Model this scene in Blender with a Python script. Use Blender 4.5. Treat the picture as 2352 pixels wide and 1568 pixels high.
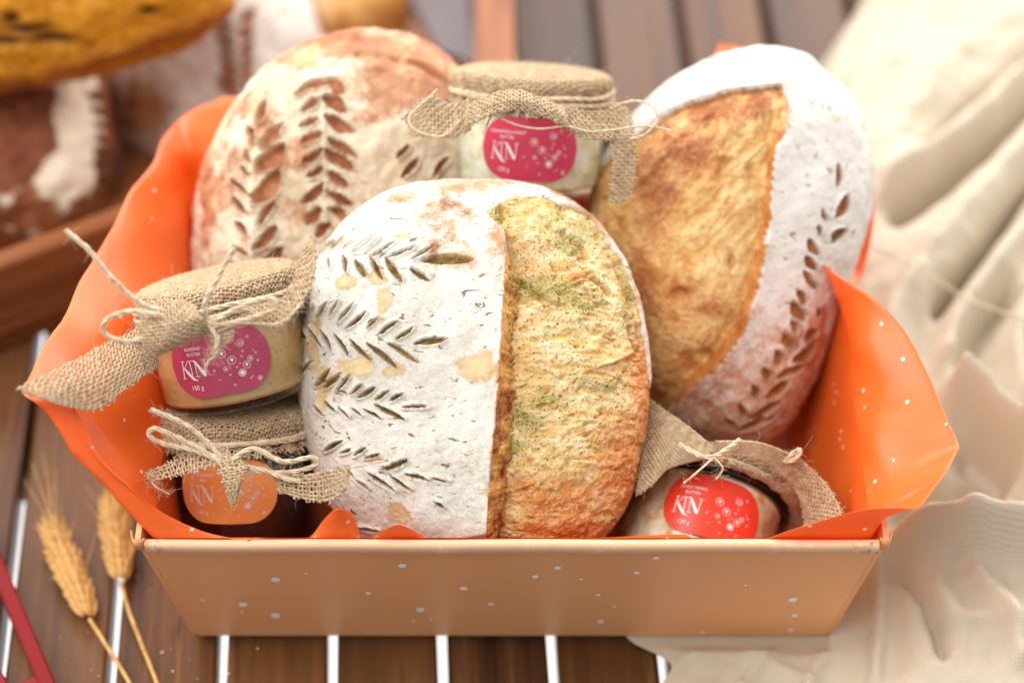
import bpy, math, random
import numpy as np
from mathutils import Vector, Matrix

random.seed(7)
rng = np.random.default_rng(7)
for o in list(bpy.data.objects):
    bpy.data.objects.remove(o)
scene = bpy.context.scene
COL = scene.collection
PI = math.pi

# ------------------------------------------------------------------ camera
LENS = 88.0
PITCH = math.radians(46.0)
CAM = np.array([0.0, -0.8177, 1.112])
FPX = LENS / 36.0 * 2352.0            # focal length in photo pixels (photo taken as 2352 x 1568)
FW = np.array([0, math.cos(PITCH), -math.sin(PITCH)])
UP = np.array([0, math.sin(PITCH), math.cos(PITCH)])
cam_d = bpy.data.cameras.new('camera')
cam = bpy.data.objects.new('camera', cam_d)
COL.objects.link(cam)
cam.location = CAM
cam.rotation_euler = (PI / 2 - PITCH, 0, 0)
cam_d.lens = LENS
cam_d.sensor_width = 36.0
cam_d.clip_start = 0.05
cam_d.clip_end = 60
cam_d.dof.use_dof = True
cam_d.dof.focus_distance = 1.300
cam_d.dof.aperture_fstop = 2.5
scene.camera = cam

# ------------------------------------------------------------------ light
world = bpy.data.worlds.new('World')
scene.world = world
world.use_nodes = True
bg = world.node_tree.nodes['Background']
bg.inputs[0].default_value = (0.985, 0.99, 1.0, 1)
bg.inputs[1].default_value = 0.56


def area(name, loc, target, sx, sy, power, col):
    d = bpy.data.lights.new(name, 'AREA')
    d.shape = 'RECTANGLE'
    d.size = sx
    d.size_y = sy
    d.energy = power
    d.color = col
    o = bpy.data.objects.new(name, d)
    COL.objects.link(o)
    o.location = loc
    v = Vector(target) - Vector(loc)
    o.rotation_euler = v.to_track_quat('-Z', 'Y').to_euler()
    return o


area('window_light', (0.2, 2.2, 1.45), (0, 0.3, 0), 3.8, 1.5, 92, (1.0, 0.99, 0.975))
area('right_window_light', (2.9, 2.1, 1.15), (0, 0.2, 0.1), 2.4, 1.7, 80, (1.0, 0.99, 0.975))
area('left_window_light', (-2.4, 0.6, 1.6), (0, 0.1, 0.1), 1.8, 1.4, 56, (1.0, 0.99, 0.975))
area('overhead_light', (-0.7, -0.35, 2.5), (0, 0.12, 0), 2.0, 1.6, 64, (1.0, 0.99, 0.98))

scene.view_settings.view_transform = 'Standard'
scene.view_settings.look = 'None'
scene.view_settings.gamma = 1.0
scene.view_settings.exposure = -0.03
scene.view_settings.use_curve_mapping = False
scene.render.engine = 'CYCLES'
scene.cycles.max_bounces = 8
scene.cycles.transparent_max_bounces = 12


# ------------------------------------------------------------------ pixel helpers (photo frame 2352 x 1568)
def ray(px, py):
    return FW + np.array([1.0, 0, 0]) * ((px - 1176) / FPX) - UP * ((py - 784) / FPX)


def at(px, py, d):
    return CAM + ray(px, py) * d


def onz(px, py, z):
    r = ray(px, py)
    return CAM + r * ((z - CAM[2]) / r[2])


def ony(px, py, y):
    r = ray(px, py)
    return CAM + r * ((y - CAM[1]) / r[1])


def onplane(px, py, O, n):
    r = ray(px, py)
    return CAM + r * (np.dot(O - CAM, n) / np.dot(r, n))


def proj(P):
    V = P - CAM
    d = V @ FW
    return 1176 + V[..., 0] / d * FPX, 784 - (V @ UP) / d * FPX


# ------------------------------------------------------------------ numpy noise
_T = rng.random((64, 64, 64)).astype(np.float32)


def vnoise(P):
    P = np.asarray(P, dtype=np.float64)
    i = np.floor(P).astype(np.int64)
    f = P - i
    f = f * f * (3 - 2 * f)
    i0 = i & 63
    i1 = (i + 1) & 63
    x0, y0, z0 = i0[..., 0], i0[..., 1], i0[..., 2]
    x1, y1, z1 = i1[..., 0], i1[..., 1], i1[..., 2]
    fx, fy, fz = f[..., 0], f[..., 1], f[..., 2]
    a = _T[x0, y0, z0] * (1 - fx) + _T[x1, y0, z0] * fx
    b = _T[x0, y1, z0] * (1 - fx) + _T[x1, y1, z0] * fx
    c = _T[x0, y0, z1] * (1 - fx) + _T[x1, y0, z1] * fx
    d = _T[x0, y1, z1] * (1 - fx) + _T[x1, y1, z1] * fx
    return (a * (1 - fy) + b * fy) * (1 - fz) + (c * (1 - fy) + d * fy) * fz


def fbm(P, octv=4, gain=0.5):
    s = 0
    a = 1.0
    t = 0
    P = np.asarray(P, dtype=np.float64)
    for k in range(octv):
        s = s + a * vnoise(P * (2.03 ** k) + 17.3 * k)
        t += a
        a *= gain
    return s / t


def ridged(P, octv=4):
    s = 0
    a = 1.0
    t = 0
    P = np.asarray(P, dtype=np.float64)
    for k in range(octv):
        s = s + a * (1 - np.abs(2 * vnoise(P * (2.1 ** k) + 9.1 * k) - 1))
        t += a
        a *= 0.55
    return s / t


def sstep(a, b, x):
    t = np.clip((x - a) / (b - a), 0, 1)
    return t * t * (3 - 2 * t)


# ------------------------------------------------------------------ mesh helpers
def tag(o, label=None, cat=None, group=None, kind=None):
    if label: o['label'] = label
    if cat: o['category'] = cat
    if group: o['group'] = group
    if kind: o['kind'] = kind
    return o


def mk_mesh(name, V, Fq, smooth=True, attrs=None, uv=None):
    """V (n,3) array; Fq an (m,3|4) array or a list of index tuples."""
    me = bpy.data.meshes.new(name)
    V = np.asarray(V, dtype=np.float32)
    if isinstance(Fq, np.ndarray):
        m, k = Fq.shape
        me.vertices.add(len(V))
        me.vertices.foreach_set('co', V.ravel())
        me.loops.add(m * k)
        me.loops.foreach_set('vertex_index', Fq.astype(np.int32).ravel())
        me.polygons.add(m)
        me.polygons.foreach_set('loop_start', np.arange(0, m * k, k, dtype=np.int32))
        me.polygons.foreach_set('loop_total', np.full(m, k, dtype=np.int32))
        me.update(calc_edges=True)
    else:
        me.from_pydata([tuple(v) for v in V.tolist()], [], [tuple(f) for f in Fq])
    if smooth:
        me.polygons.foreach_set('use_smooth', np.ones(len(me.polygons), dtype=bool))
    if attrs:
        for k_, a in attrs.items():
            at_ = me.attributes.new(k_, 'FLOAT', 'POINT')
            at_.data.foreach_set('value', np.asarray(a, dtype=np.float32).ravel())
    if uv is not None:
        l = me.uv_layers.new(name='UVMap')
        idx = np.empty(len(me.loops), dtype=np.int32)
        me.loops.foreach_get('vertex_index', idx)
        l.data.foreach_set('uv', np.asarray(uv, dtype=np.float32)[idx].ravel())
    me.validate()
    me.update()
    return me


def link(name, me, mat, parent=None):
    o = bpy.data.objects.new(name, me)
    COL.objects.link(o)
    if mat is not None and len(me.materials) == 0:
        me.materials.append(mat)
    if parent is not None:
        o.parent = parent
    return o


def empty(name, M):
    o = bpy.data.objects.new(name, None)
    COL.objects.link(o)
    o.empty_display_size = 0.02
    o.matrix_world = M
    return o


MW = {}


def thing(name, loc, label, cat, group=None, rot=None):
    M = Matrix.Translation(Vector(loc))
    if rot is not None:
        M = M @ rot
    o = empty(name, M)
    MW[o.name] = np.array(M)
    return tag(o, label, cat, group)


def to_local(V, parent):
    M = np.linalg.inv(MW[parent.name])
    V = np.asarray(V, dtype=np.float64)
    return V @ M[:3, :3].T + M[:3, 3]


def wpart(name, V, Fq, mat, parent, smooth=True, attrs=None, uv=None):
    """a part whose vertices are given in world space"""
    return link(name, mk_mesh(name, to_local(V, parent), Fq, smooth, attrs, uv), mat, parent)


def lpart(name, V, Fq, mat, parent, smooth=True, attrs=None, uv=None):
    return link(name, mk_mesh(name, V, Fq, smooth, attrs, uv), mat, parent)


def wmesh(name, V, Fq, mat, loc, smooth=True, attrs=None, uv=None):
    """a top-level mesh given in world space with its origin at loc"""
    V = np.asarray(V, dtype=np.float64) - np.asarray(loc)
    o = link(name, mk_mesh(name, V, Fq, smooth, attrs, uv), mat)
    o.location = loc
    return o


def grid_faces(nu, nv, closed_u=False, closed_v=False):
    iu = np.arange(nu if closed_u else nu - 1)
    iv = np.arange(nv if closed_v else nv - 1)
    A, B = np.meshgrid(iu, iv, indexing='ij')
    A1 = (A + 1) % nu
    B1 = (B + 1) % nv
    return np.stack([A * nv + B, A1 * nv + B, A1 * nv + B1, A * nv + B1], -1).reshape(-1, 4)


def box_vf(c, s, bev=0.0, R=None):
    """bevelled box (24 verts) centred c with half sizes s"""
    V = []
    F = []
    b = min(bev, min(s) * 0.9) if bev > 0 else 0
    if b == 0:
        V = [(sx * s[0], sy * s[1], sz * s[2]) for sx in (-1, 1) for sy in (-1, 1) for sz in (-1, 1)]
        F = [(0, 1, 3, 2), (4, 6, 7, 5), (0, 4, 5, 1), (2, 3, 7, 6), (0, 2, 6, 4), (1, 5, 7, 3)]
    else:
        idx = {}
        for sx in (-1, 1):
            for sy in (-1, 1):
                for sz in (-1, 1):
                    for ax in range(3):
                        p = [sx * (s[0] - b), sy * (s[1] - b), sz * (s[2] - b)]
                        p[ax] = (sx, sy, sz)[ax] * s[ax]
                        idx[(sx, sy, sz, ax)] = len(V)
                        V.append(tuple(p))
        for ax in range(3):
            o1, o2 = [a for a in range(3) if a != ax]
            for sg in (-1, 1):
                q = []
                for (p1, p2) in ((-1, -1), (1, -1), (1, 1), (-1, 1)):
                    k = [0, 0, 0]
                    k[ax] = sg
                    k[o1] = p1
                    k[o2] = p2
                    q.append(idx[(k[0], k[1], k[2], ax)])
                flip = (sg < 0) ^ (ax == 1)
                F.append(tuple(reversed(q)) if flip else tuple(q))
        for ax in range(3):
            o1, o2 = [a for a in range(3) if a != ax]
            for p1 in (-1, 1):
                for p2 in (-1, 1):
                    q = []
                    for (t, w) in ((-1, o1), (1, o1), (1, o2), (-1, o2)):
                        k = [0, 0, 0]
                        k[ax] = t
                        k[o1] = p1
                        k[o2] = p2
                        q.append(idx[(k[0], k[1], k[2], w)])
                    F.append(tuple(q))
        for sx in (-1, 1):
            for sy in (-1, 1):
                for sz in (-1, 1):
                    F.append(tuple(idx[(sx, sy, sz, a)] for a in range(3)))
    V = np.array(V)
    if R is not None:
        V = V @ np.asarray(R).T
    return V + np.asarray(c), F


def join_vf(parts):
    Vs = []
    Fs = []
    n = 0
    for V, F in parts:
        Vs.append(np.asarray(V))
        Fs += [tuple(int(i) + n for i in f) for f in F]
        n += len(V)
    return np.concatenate(Vs), Fs


def catmull(pts, n, closed=False):
    P = np.asarray(pts, dtype=np.float64)
    m = len(P)
    out = []
    segs = m if closed else m - 1
    for i in range(segs):
        if closed:
            p0, p1, p2, p3 = P[(i - 1) % m], P[i], P[(i + 1) % m], P[(i + 2) % m]
        else:
            p0, p1, p2, p3 = P[max(i - 1, 0)], P[i], P[i + 1], P[min(i + 2, m - 1)]
        for k in range(n):
            t = k / n
            out.append(0.5 * ((2 * p1) + (-p0 + p2) * t + (2 * p0 - 5 * p1 + 4 * p2 - p3) * t * t + (-p0 + 3 * p1 - 3 * p2 + p3) * t ** 3))
    if not closed:
        out.append(P[-1])
    return np.array(out)


def frames(path):
    T = np.gradient(path, axis=0)
    T /= np.linalg.norm(T, axis=1, keepdims=True) + 1e-12
    N = np.zeros_like(T)
    n = np.cross(T[0], [0.3, 0.2, 1.0])
    n /= np.linalg.norm(n)
    for i in range(len(T)):
        n = n - T[i] * np.dot(n, T[i])
        n /= np.linalg.norm(n) + 1e-12
        N[i] = n
    return T, N, np.cross(T, N)


def tube_vf(path, rad, k=6, cap=True):
    path = np.asarray(path, dtype=np.float64)
    T, N, B = frames(path)
    a = np.arange(k) / k * 2 * PI
    rad = np.broadcast_to(np.asarray(rad, dtype=np.float64), (len(path),))
    V = path[:, None, :] + rad[:, None, None] * (np.cos(a)[None, :, None] * N[:, None, :] + np.sin(a)[None, :, None] * B[:, None, :])
    F = [tuple(f) for f in grid_faces(len(path), k, False, True).tolist()]
    if cap:
        F.append(tuple(range(k - 1, -1, -1)))
        F.append(tuple((len(path) - 1) * k + i for i in range(k)))
    return V.reshape(-1, 3), F


def lathe_vf(prof, k=64, closed=False):
    """prof list of (r, z); axis z"""
    prof = np.asarray(prof, dtype=np.float64)
    a = np.arange(k) / k * 2 * PI
    V = np.stack([prof[:, 0][:, None] * np.cos(a), prof[:, 0][:, None] * np.sin(a), np.broadcast_to(prof[:, 1][:, None], (len(prof), k))], -1)
    F = grid_faces(len(prof), k, closed, True)
    return V.reshape(-1, 3), F[:, ::-1]


def plank_obj(name, c, s, R, mat, parent, bev=0.002):
    V, F = box_vf((0, 0, 0), s, bev)
    o = link(name, mk_mesh(name, V, F, False), mat, parent)
    return o


# ------------------------------------------------------------------ material helper
def S(r, g, b):
    def f(c):
        c /= 255.0
        return c / 12.92 if c <= 0.04045 else ((c + 0.055) / 1.055) ** 2.4
    return (f(r), f(g), f(b), 1.0)


class Mt:
    def __init__(s, name):
        s.m = bpy.data.materials.new(name)
        s.m.use_nodes = True
        s.nt = s.m.node_tree
        s.b = s.nt.nodes['Principled BSDF']
        s.out = s.nt.nodes['Material Output']
        s.tc = s.nt.nodes.new('ShaderNodeTexCoord')
        s.b.inputs['Specular IOR Level'].default_value = 0.3

    def put(s, sock, v):
        if hasattr(v, 'is_output') or isinstance(v, bpy.types.NodeSocket):
            s.nt.links.new(v, sock)
        else:
            sock.default_value = v

    def obj(s): return s.tc.outputs['Object']

    def uv(s): return s.tc.outputs['UV']

    def mapping(s, vec, scale=(1, 1, 1), rot=(0, 0, 0), loc=(0, 0, 0)):
        n = s.nt.nodes.new('ShaderNodeMapping')
        s.put(n.inputs[0], vec)
        n.inputs['Scale'].default_value = scale
        n.inputs['Rotation'].default_value = rot
        n.inputs['Location'].default_value = loc
        return n.outputs[0]

    def noise(s, scale, detail=4, rough=0.55, vec=None, dist=0.0, col=False):
        n = s.nt.nodes.new('ShaderNodeTexNoise')
        s.put(n.inputs['Vector'], vec if vec is not None else s.obj())
        n.inputs['Scale'].default_value = scale
        n.inputs['Detail'].default_value = detail
        n.inputs['Roughness'].default_value = rough
        n.inputs['Distortion'].default_value = dist
        return n.outputs['Color' if col else 'Fac']

    def voro(s, scale, feature='F1', vec=None, rand=1.0, out='Distance'):
        n = s.nt.nodes.new('ShaderNodeTexVoronoi')
        n.feature = feature
        s.put(n.inputs['Vector'], vec if vec is not None else s.obj())
        n.inputs['Scale'].default_value = scale
        n.inputs['Randomness'].default_value = rand
        return n.outputs[out]

    def ramp(s, fac, stops, interp='LINEAR'):
        n = s.nt.nodes.new('ShaderNodeValToRGB')
        s.put(n.inputs[0], fac)
        cr = n.color_ramp
        cr.interpolation = interp
        while len(cr.elements) < len(stops):
            cr.elements.new(0.5)
        for e, (p, c) in zip(cr.elements, stops):
            e.position = p
            e.color = c if len(c) == 4 else (*c, 1)
        return n.outputs[0]

    def bw(s, fac, a, b, lo=0.0, hi=1.0):
        n = s.nt.nodes.new('ShaderNodeMapRange')
        n.interpolation_type = 'SMOOTHSTEP'
        s.put(n.inputs[0], fac)
        n.inputs[1].default_value = a
        n.inputs[2].default_value = b
        n.inputs[3].default_value = lo
        n.inputs[4].default_value = hi
        return n.outputs[0]

    def mix(s, fac, a, b, mode='MIX'):
        n = s.nt.nodes.new('ShaderNodeMix')
        n.data_type = 'RGBA'
        n.blend_type = mode
        s.put(n.inputs[0], fac)
        s.put(n.inputs[6], a)
        s.put(n.inputs[7], b)
        return n.outputs[2]

    def math(s, op, a, b=0.0, clamp=False):
        n = s.nt.nodes.new('ShaderNodeMath')
        n.operation = op
        n.use_clamp = clamp
        s.put(n.inputs[0], a)
        s.put(n.inputs[1], b)
        return n.outputs[0]

    def attr(s, name):
        n = s.nt.nodes.new('ShaderNodeAttribute')
        n.attribute_name = name
        return n.outputs['Fac']

    def sep(s, vec):
        n = s.nt.nodes.new('ShaderNodeSeparateXYZ')
        s.put(n.inputs[0], vec)
        return n.outputs

    def bump(s, h, strength=0.5, dist=0.001, prev=None):
        n = s.nt.nodes.new('ShaderNodeBump')
        n.inputs['Strength'].default_value = strength
        n.inputs['Distance'].default_value = dist
        s.put(n.inputs['Height'], h)
        if prev is not None:
            s.put(n.inputs['Normal'], prev)
        return n.outputs[0]

    def fin(s, col=None, rough=None, normal=None, **kw):
        if col is not None: s.put(s.b.inputs['Base Color'], col)
        if rough is not None: s.put(s.b.inputs['Roughness'], rough)
        if normal is not None: s.put(s.b.inputs['Normal'], normal)
        for k, v in kw.items():
            s.put(s.b.inputs[k.replace('_', ' ')], v)
        return s.m


# ------------------------------------------------------------------ materials
def wood_mat(name, c1, c2, c3, rough=0.4, grain=(30, 1.2, 30)):
    m = Mt(name)
    oi = m.nt.nodes.new('ShaderNodeObjectInfo').outputs['Random']
    mp = m.nt.nodes.new('ShaderNodeMapping')
    m.put(mp.inputs[0], m.obj())
    cb = m.nt.nodes.new('ShaderNodeCombineXYZ')
    for k in range(3):
        m.put(cb.inputs[k], m.math('MULTIPLY', oi, 7.0 + 5 * k))
    m.put(mp.inputs['Location'], cb.outputs[0])
    v = m.mapping(mp.outputs[0], grain)
    n1 = m.noise(1.6, 5, 0.6, v, 1.2)
    n2 = m.noise(9, 4, 0.7, v, 0.3)
    n3 = m.noise(0.35, 2, 0.5, v)
    c = m.ramp(n1, [(0.3, c1), (0.52, c2), (0.72, c3)])
    c = m.mix(m.bw(n2, 0.52, 0.70), c, tuple(x * 0.5 for x in c1[:3]) + (1,))
    c = m.mix(m.math('MULTIPLY', m.bw(n3, 0.35, 0.65), 0.35), c, tuple(min(1, x * 1.35) for x in c3[:3]) + (1,))
    tint = m.bw(oi, 0, 1, 0.75, 1.2)
    c = m.mix(1.0, c, m.nt.nodes.new('ShaderNodeCombineColor').outputs[0], 'MULTIPLY') if False else c
    hsv = m.nt.nodes.new('ShaderNodeHueSaturation')
    m.put(hsv.inputs['Value'], tint)
    m.put(hsv.inputs['Color'], c)
    nb = m.bump(n2, 0.25, 0.0006)
    r = m.bw(n1, 0.3, 0.8, rough - 0.06, rough + 0.1)
    return m.fin(hsv.outputs[0], r, nb, Specular_IOR_Level=0.34)


mat_table = wood_mat('table_wood', S(48, 26, 13), S(84, 50, 27), S(130, 86, 48), 0.38)
mat_crate = wood_mat('crate_wood', S(92, 48, 22), S(126, 70, 36), S(156, 98, 58), 0.45)


def simple(name, col, rough=0.5, **kw):
    m = Mt(name)
    return m.fin(col, rough, None, **kw)


def floor_mat():
    m = Mt('pale_floor')
    n = m.noise(3, 4, 0.5)
    return m.fin(m.ramp(n, [(0.3, S(236, 236, 236)), (0.7, S(248, 248, 248))]), 0.5)


mat_floor = floor_mat()


def card_mat():
    m = Mt('peach_cardboard')
    v = m.mapping(m.obj(), (6, 6, 260))
    n = m.noise(3.0, 3, 0.6, v)
    n2 = m.noise(9, 3)
    c = m.ramp(n, [(0.3, S(236, 168, 114)), (0.7, S(240, 174, 122))])
    c = m.mix(m.math('MULTIPLY', m.bw(n2, 0.4, 0.7), 0.25), c, S(242, 182, 132))
    nb = m.bump(n, 0.12, 0.0003)
    return m.fin(c, 0.42, nb, Specular_IOR_Level=0.45)


mat_card = card_mat()


def edge_mat():
    m = Mt('worn_card_edge')
    n = m.noise(60, 5, 0.7)
    n2 = m.noise(420, 3, 0.7)
    w = m.attr('wear')
    c = m.mix(m.bw(n, 0.55, 0.7), S(233, 186, 148), S(240, 204, 172))
    f = m.math('MULTIPLY', m.bw(n2, 0.55, 0.62), m.math('MULTIPLY', w, 0.7))
    c = m.mix(f, c, S(105, 92, 82))
    return m.fin(c, 0.7, None, Specular_IOR_Level=0.2)


mat_edge = edge_mat()
mat_inner = simple('brown_inner_card', S(96, 66, 48), 0.8)
mat_print = simple('white_print', S(248, 246, 244), 0.6)


def paper_mat():
    m = Mt('orange_tissue_paper')
    n = m.noise(14, 3, 0.5)
    v = m.voro(110, 'F1')
    rnd = m.voro(110, 'F1', out='Color')
    r = m.sep(rnd)
    dot = m.math('MULTIPLY', m.bw(v, 0.11, 0.15, 1, 0), m.bw(r[0], 0.62, 0.63))
    c = m.ramp(n, [(0.3, S(252, 116, 36)), (0.7, S(254, 128, 48))])
    c = m.mix(dot, c, S(250, 238, 228))
    nb = m.bump(m.noise(55, 4, 0.6), 0.12, 0.0012)
    b = m.b
    m.fin(c, 0.40, nb, Specular_IOR_Level=0.8)
    tr = m.nt.nodes.new('ShaderNodeBsdfTranslucent')
    m.put(tr.inputs[0], m.mix(dot, S(255, 140, 50), S(255, 225, 205)))
    mx = m.nt.nodes.new('ShaderNodeMixShader')
    mx.inputs[0].default_value = 0.33
    m.nt.links.new(b.outputs[0], mx.inputs[1])
    m.nt.links.new(tr.outputs[0], mx.inputs[2])
    m.nt.links.new(mx.outputs[0], m.out.inputs[0])
    return m.m


mat_paper = paper_mat()


def glass_mat(name='jar_glass', tint=(0.96, 0.98, 0.97, 1), base=0.03):
    m = Mt(name)
    tr = m.nt.nodes.new('ShaderNodeBsdfTransparent')
    tr.inputs[0].default_value = tint
    gl = m.nt.nodes.new('ShaderNodeBsdfGlossy')
    gl.inputs['Roughness'].default_value = 0.04
    lw = m.nt.nodes.new('ShaderNodeLayerWeight')
    lw.inputs['Blend'].default_value = 0.5
    fac = m.math('ADD', 0.04, m.math('MULTIPLY', m.math('POWER', lw.outputs['Facing'], 4.0), 0.7))
    mx = m.nt.nodes.new('ShaderNodeMixShader')
    m.put(mx.inputs[0], fac)
    m.nt.links.new(tr.outputs[0], mx.inputs[1])
    m.nt.links.new(gl.outputs[0], mx.inputs[2])
    m.nt.links.new(mx.outputs[0], m.out.inputs[0])
    return m.m


mat_glass = glass_mat()
mat_glass_dark = glass_mat('thick_rim_glass', (0.34, 0.28, 0.27, 1))


def jam_mat():
    m = Mt('dark_strawberry_jam')
    n = m.noise(90, 4, 0.6)
    c = m.ramp(n, [(0.35, S(26, 8, 16)), (0.6, S(44, 12, 22)), (0.75, S(88, 18, 34))])
    return m.fin(c, 0.25, m.bump(n, 0.3, 0.001), Specular_IOR_Level=0.4)


def almond_mat():
    m = Mt('speckled_almond_butter')
    n = m.noise(60, 4, 0.6)
    c = m.ramp(n, [(0.3, S(190, 146, 90)), (0.7, S(206, 166, 112))])
    sp = m.bw(m.noise(650, 2, 0.6), 0.63, 0.68)
    c = m.mix(m.math('MULTIPLY', sp, 0.75), c, S(134, 74, 40))
    return m.fin(c, 0.45)


def butter_mat(name, c1, c2, c3):
    m = Mt(name)
    n = m.noise(120, 4, 0.6)
    c = m.ramp(n, [(0.32, c1), (0.5, c2), (0.68, c3)])
    return m.fin(c, 0.4, m.bump(m.noise(150, 3), 0.6, 0.002))


mat_jam = jam_mat()
mat_almond = almond_mat()
mat_butter = butter_mat('pale_honey_butter', S(224, 206, 150), S(244, 238, 212), S(250, 247, 234))
mat_butter2 = butter_mat('orange_tinted_butter', S(226, 170, 92), S(240, 214, 176), S(244, 232, 208))


def label_mat(name, c):
    m = Mt(name)
    n = m.noise(200, 3)
    d = tuple(x * 0.9 for x in c[:3]) + (1,)
    return m.fin(m.ramp(n, [(0.3, d), (0.7, c)]), 0.32, None, Specular_IOR_Level=0.6)


mat_lab_rose = label_mat('rose_label', S(178, 62, 92))
mat_lab_pink = label_mat('raspberry_label', S(200, 52, 84))
mat_lab_orange = label_mat('orange_label', S(246, 156, 86))
mat_lab_red = label_mat('red_label', S(228, 58, 30))
mat_ink = simple('white_ink', S(240, 228, 226), 0.5)


def burlap_mat(name, a, b, c):
    m = Mt(name)
    n = m.noise(260, 4, 0.65)
    n2 = m.noise(24, 3)
    col = m.ramp(n, [(0.3, a), (0.52, b), (0.72, c)])
    col = m.mix(m.math('MULTIPLY', m.bw(n2, 0.4, 0.7), 0.3), col, c)
    return m.fin(col, 0.9, m.bump(m.noise(1800, 3, 0.7), 0.5, 0.0004), Specular_IOR_Level=0.1)


mat_burlap = burlap_mat('jute_burlap', S(154, 126, 96), S(186, 159, 126), S(210, 188, 158))
mat_twine = burlap_mat('jute_twine', S(182, 154, 120), S(212, 190, 158), S(232, 216, 192))
mat_lid = simple('jar_lid_tin', S(196, 186, 168), 0.4)


def linen_mat():
    m = Mt('cream_linen')
    n = m.noise(5, 4, 0.6)
    c = m.ramp(n, [(0.3, S(214, 200, 177)), (0.7, S(226, 213, 192))])
    v = m.uv()
    w1 = m.nt.nodes.new('ShaderNodeTexWave')
    m.put(w1.inputs[0], v)
    w1.inputs['Scale'].default_value = 210
    w1.inputs['Distortion'].default_value = 2.0
    w1.inputs['Detail'].default_value = 2
    w2 = m.nt.nodes.new('ShaderNodeTexWave')
    w2.bands_direction = 'Y'
    m.put(w2.inputs[0], v)
    w2.inputs['Scale'].default_value = 210
    w2.inputs['Distortion'].default_value = 2.0
    w2.inputs['Detail'].default_value = 2
    h = m.math('ADD', w1.outputs['Fac'], w2.outputs['Fac'])
    h = m.math('ADD', h, m.math('MULTIPLY', m.noise(700, 3, 0.7), 1.5))
    nb = m.bump(h, 0.4, 0.0007)
    b = m.b
    m.fin(c, 0.85, nb, Specular_IOR_Level=0.15)
    tr = m.nt.nodes.new('ShaderNodeBsdfTranslucent')
    tr.inputs[0].default_value = S(236, 214, 182)
    mx = m.nt.nodes.new('ShaderNodeMixShader')
    mx.inputs[0].default_value = 0.22
    m.nt.links.new(b.outputs[0], mx.inputs[1])
    m.nt.links.new(tr.outputs[0], mx.inputs[2])
    m.nt.links.new(mx.outputs[0], m.out.inputs[0])
    return m.m


mat_linen = linen_mat()


def wheat_mat():
    m = Mt('dry_wheat')
    n = m.noise(150, 4, 0.6)
    return m.fin(m.ramp(n, [(0.3, S(170, 124, 66)), (0.55, S(208, 164, 98)), (0.75, S(232, 198, 138))]), 0.6)


mat_wheat = wheat_mat()
mat_red = simple('glossy_red_lacquer', S(128, 14, 18), 0.38, Specular_IOR_Level=0.3)
mat_crumb = simple('bread_crumb', S(236, 228, 212), 0.9)


def bread_mat(name, crust, cutc, flourc, fl_lo=0.35, fl_hi=0.6, bloom=None, patch=None, ear=None, crack=0.6, sc=1.0):
    """crust / bloom / ear: three-stop colour lists. Attributes hold the real features of the loaf."""
    m = Mt(name)
    n_big = m.noise(38 * sc, 5, 0.62)
    n_mid = m.noise(150 * sc, 5, 0.68)
    n_fine = m.noise(620 * sc, 4, 0.7)
    c = m.ramp(n_big, [(0.32, crust[0]), (0.5, crust[1]), (0.68, crust[2])])
    c = m.mix(m.math('MULTIPLY', m.bw(n_fine, 0.55, 0.75), 0.35), c, tuple(x * 0.6 for x in crust[0][:3]) + (1,))
    if patch is not None:
        c = m.mix(m.attr('patch'), c, m.ramp(n_mid, [(0.3, patch[0]), (0.7, patch[1])]))
    flour = m.attr('flour')
    # flour lies in grains and flakes
    f = m.math('ADD', flour, m.math('MULTIPLY', m.math('SUBTRACT', n_mid, 0.5), 0.9))
    f = m.math('ADD', f, m.math('MULTIPLY', m.math('SUBTRACT', n_fine, 0.5), 0.55))
    f = m.bw(f, fl_lo, fl_hi)
    # hairline cracks in the flour skin
    ck = m.noise(230 * sc, 3, 0.6, m.mapping(m.obj(), (0.42, 1.0, 1.0)), 0.9)
    crm = m.math('MULTIPLY', m.bw(ck, 0.33, 0.39, 1, 0), m.bw(m.noise(40 * sc, 3), 0.42, 0.52))
    f = m.math('MULTIPLY', f, m.math('SUBTRACT', 1.0, m.math('MULTIPLY', crm, crack)))
    fc = m.mix(m.bw(m.math('ADD', m.math('MULTIPLY', n_big, .6), m.math('MULTIPLY', n_fine, .4)), 0.36, 0.62), flourc[0], flourc[1])
    c = m.mix(f, c, fc)
    c = m.mix(m.math('MULTIPLY', m.math('MULTIPLY', crm, m.bw(flour, 0.4, 0.7)), crack), c, S(122, 104, 80))
    cut = m.attr('cut')
    cc = m.ramp(n_mid, [(0.3, cutc[0]), (0.5, cutc[1]), (0.72, cutc[2])])
    c = m.mix(cut, c, cc)
    h = m.math('ADD', m.math('MULTIPLY', n_mid, 0.8), m.math('MULTIPLY', n_fine, 0.35))
    h = m.math('SUBTRACT', h, m.math('MULTIPLY', crm, 0.25))
    nb = m.bump(h, 0.6, 0.0018)
    r = m.math('SUBTRACT', 0.9, m.math('MULTIPLY', m.math('SUBTRACT', 1.0, f), 0.3))
    return m.fin(c, r, nb, Specular_IOR_Level=0.25)


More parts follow.
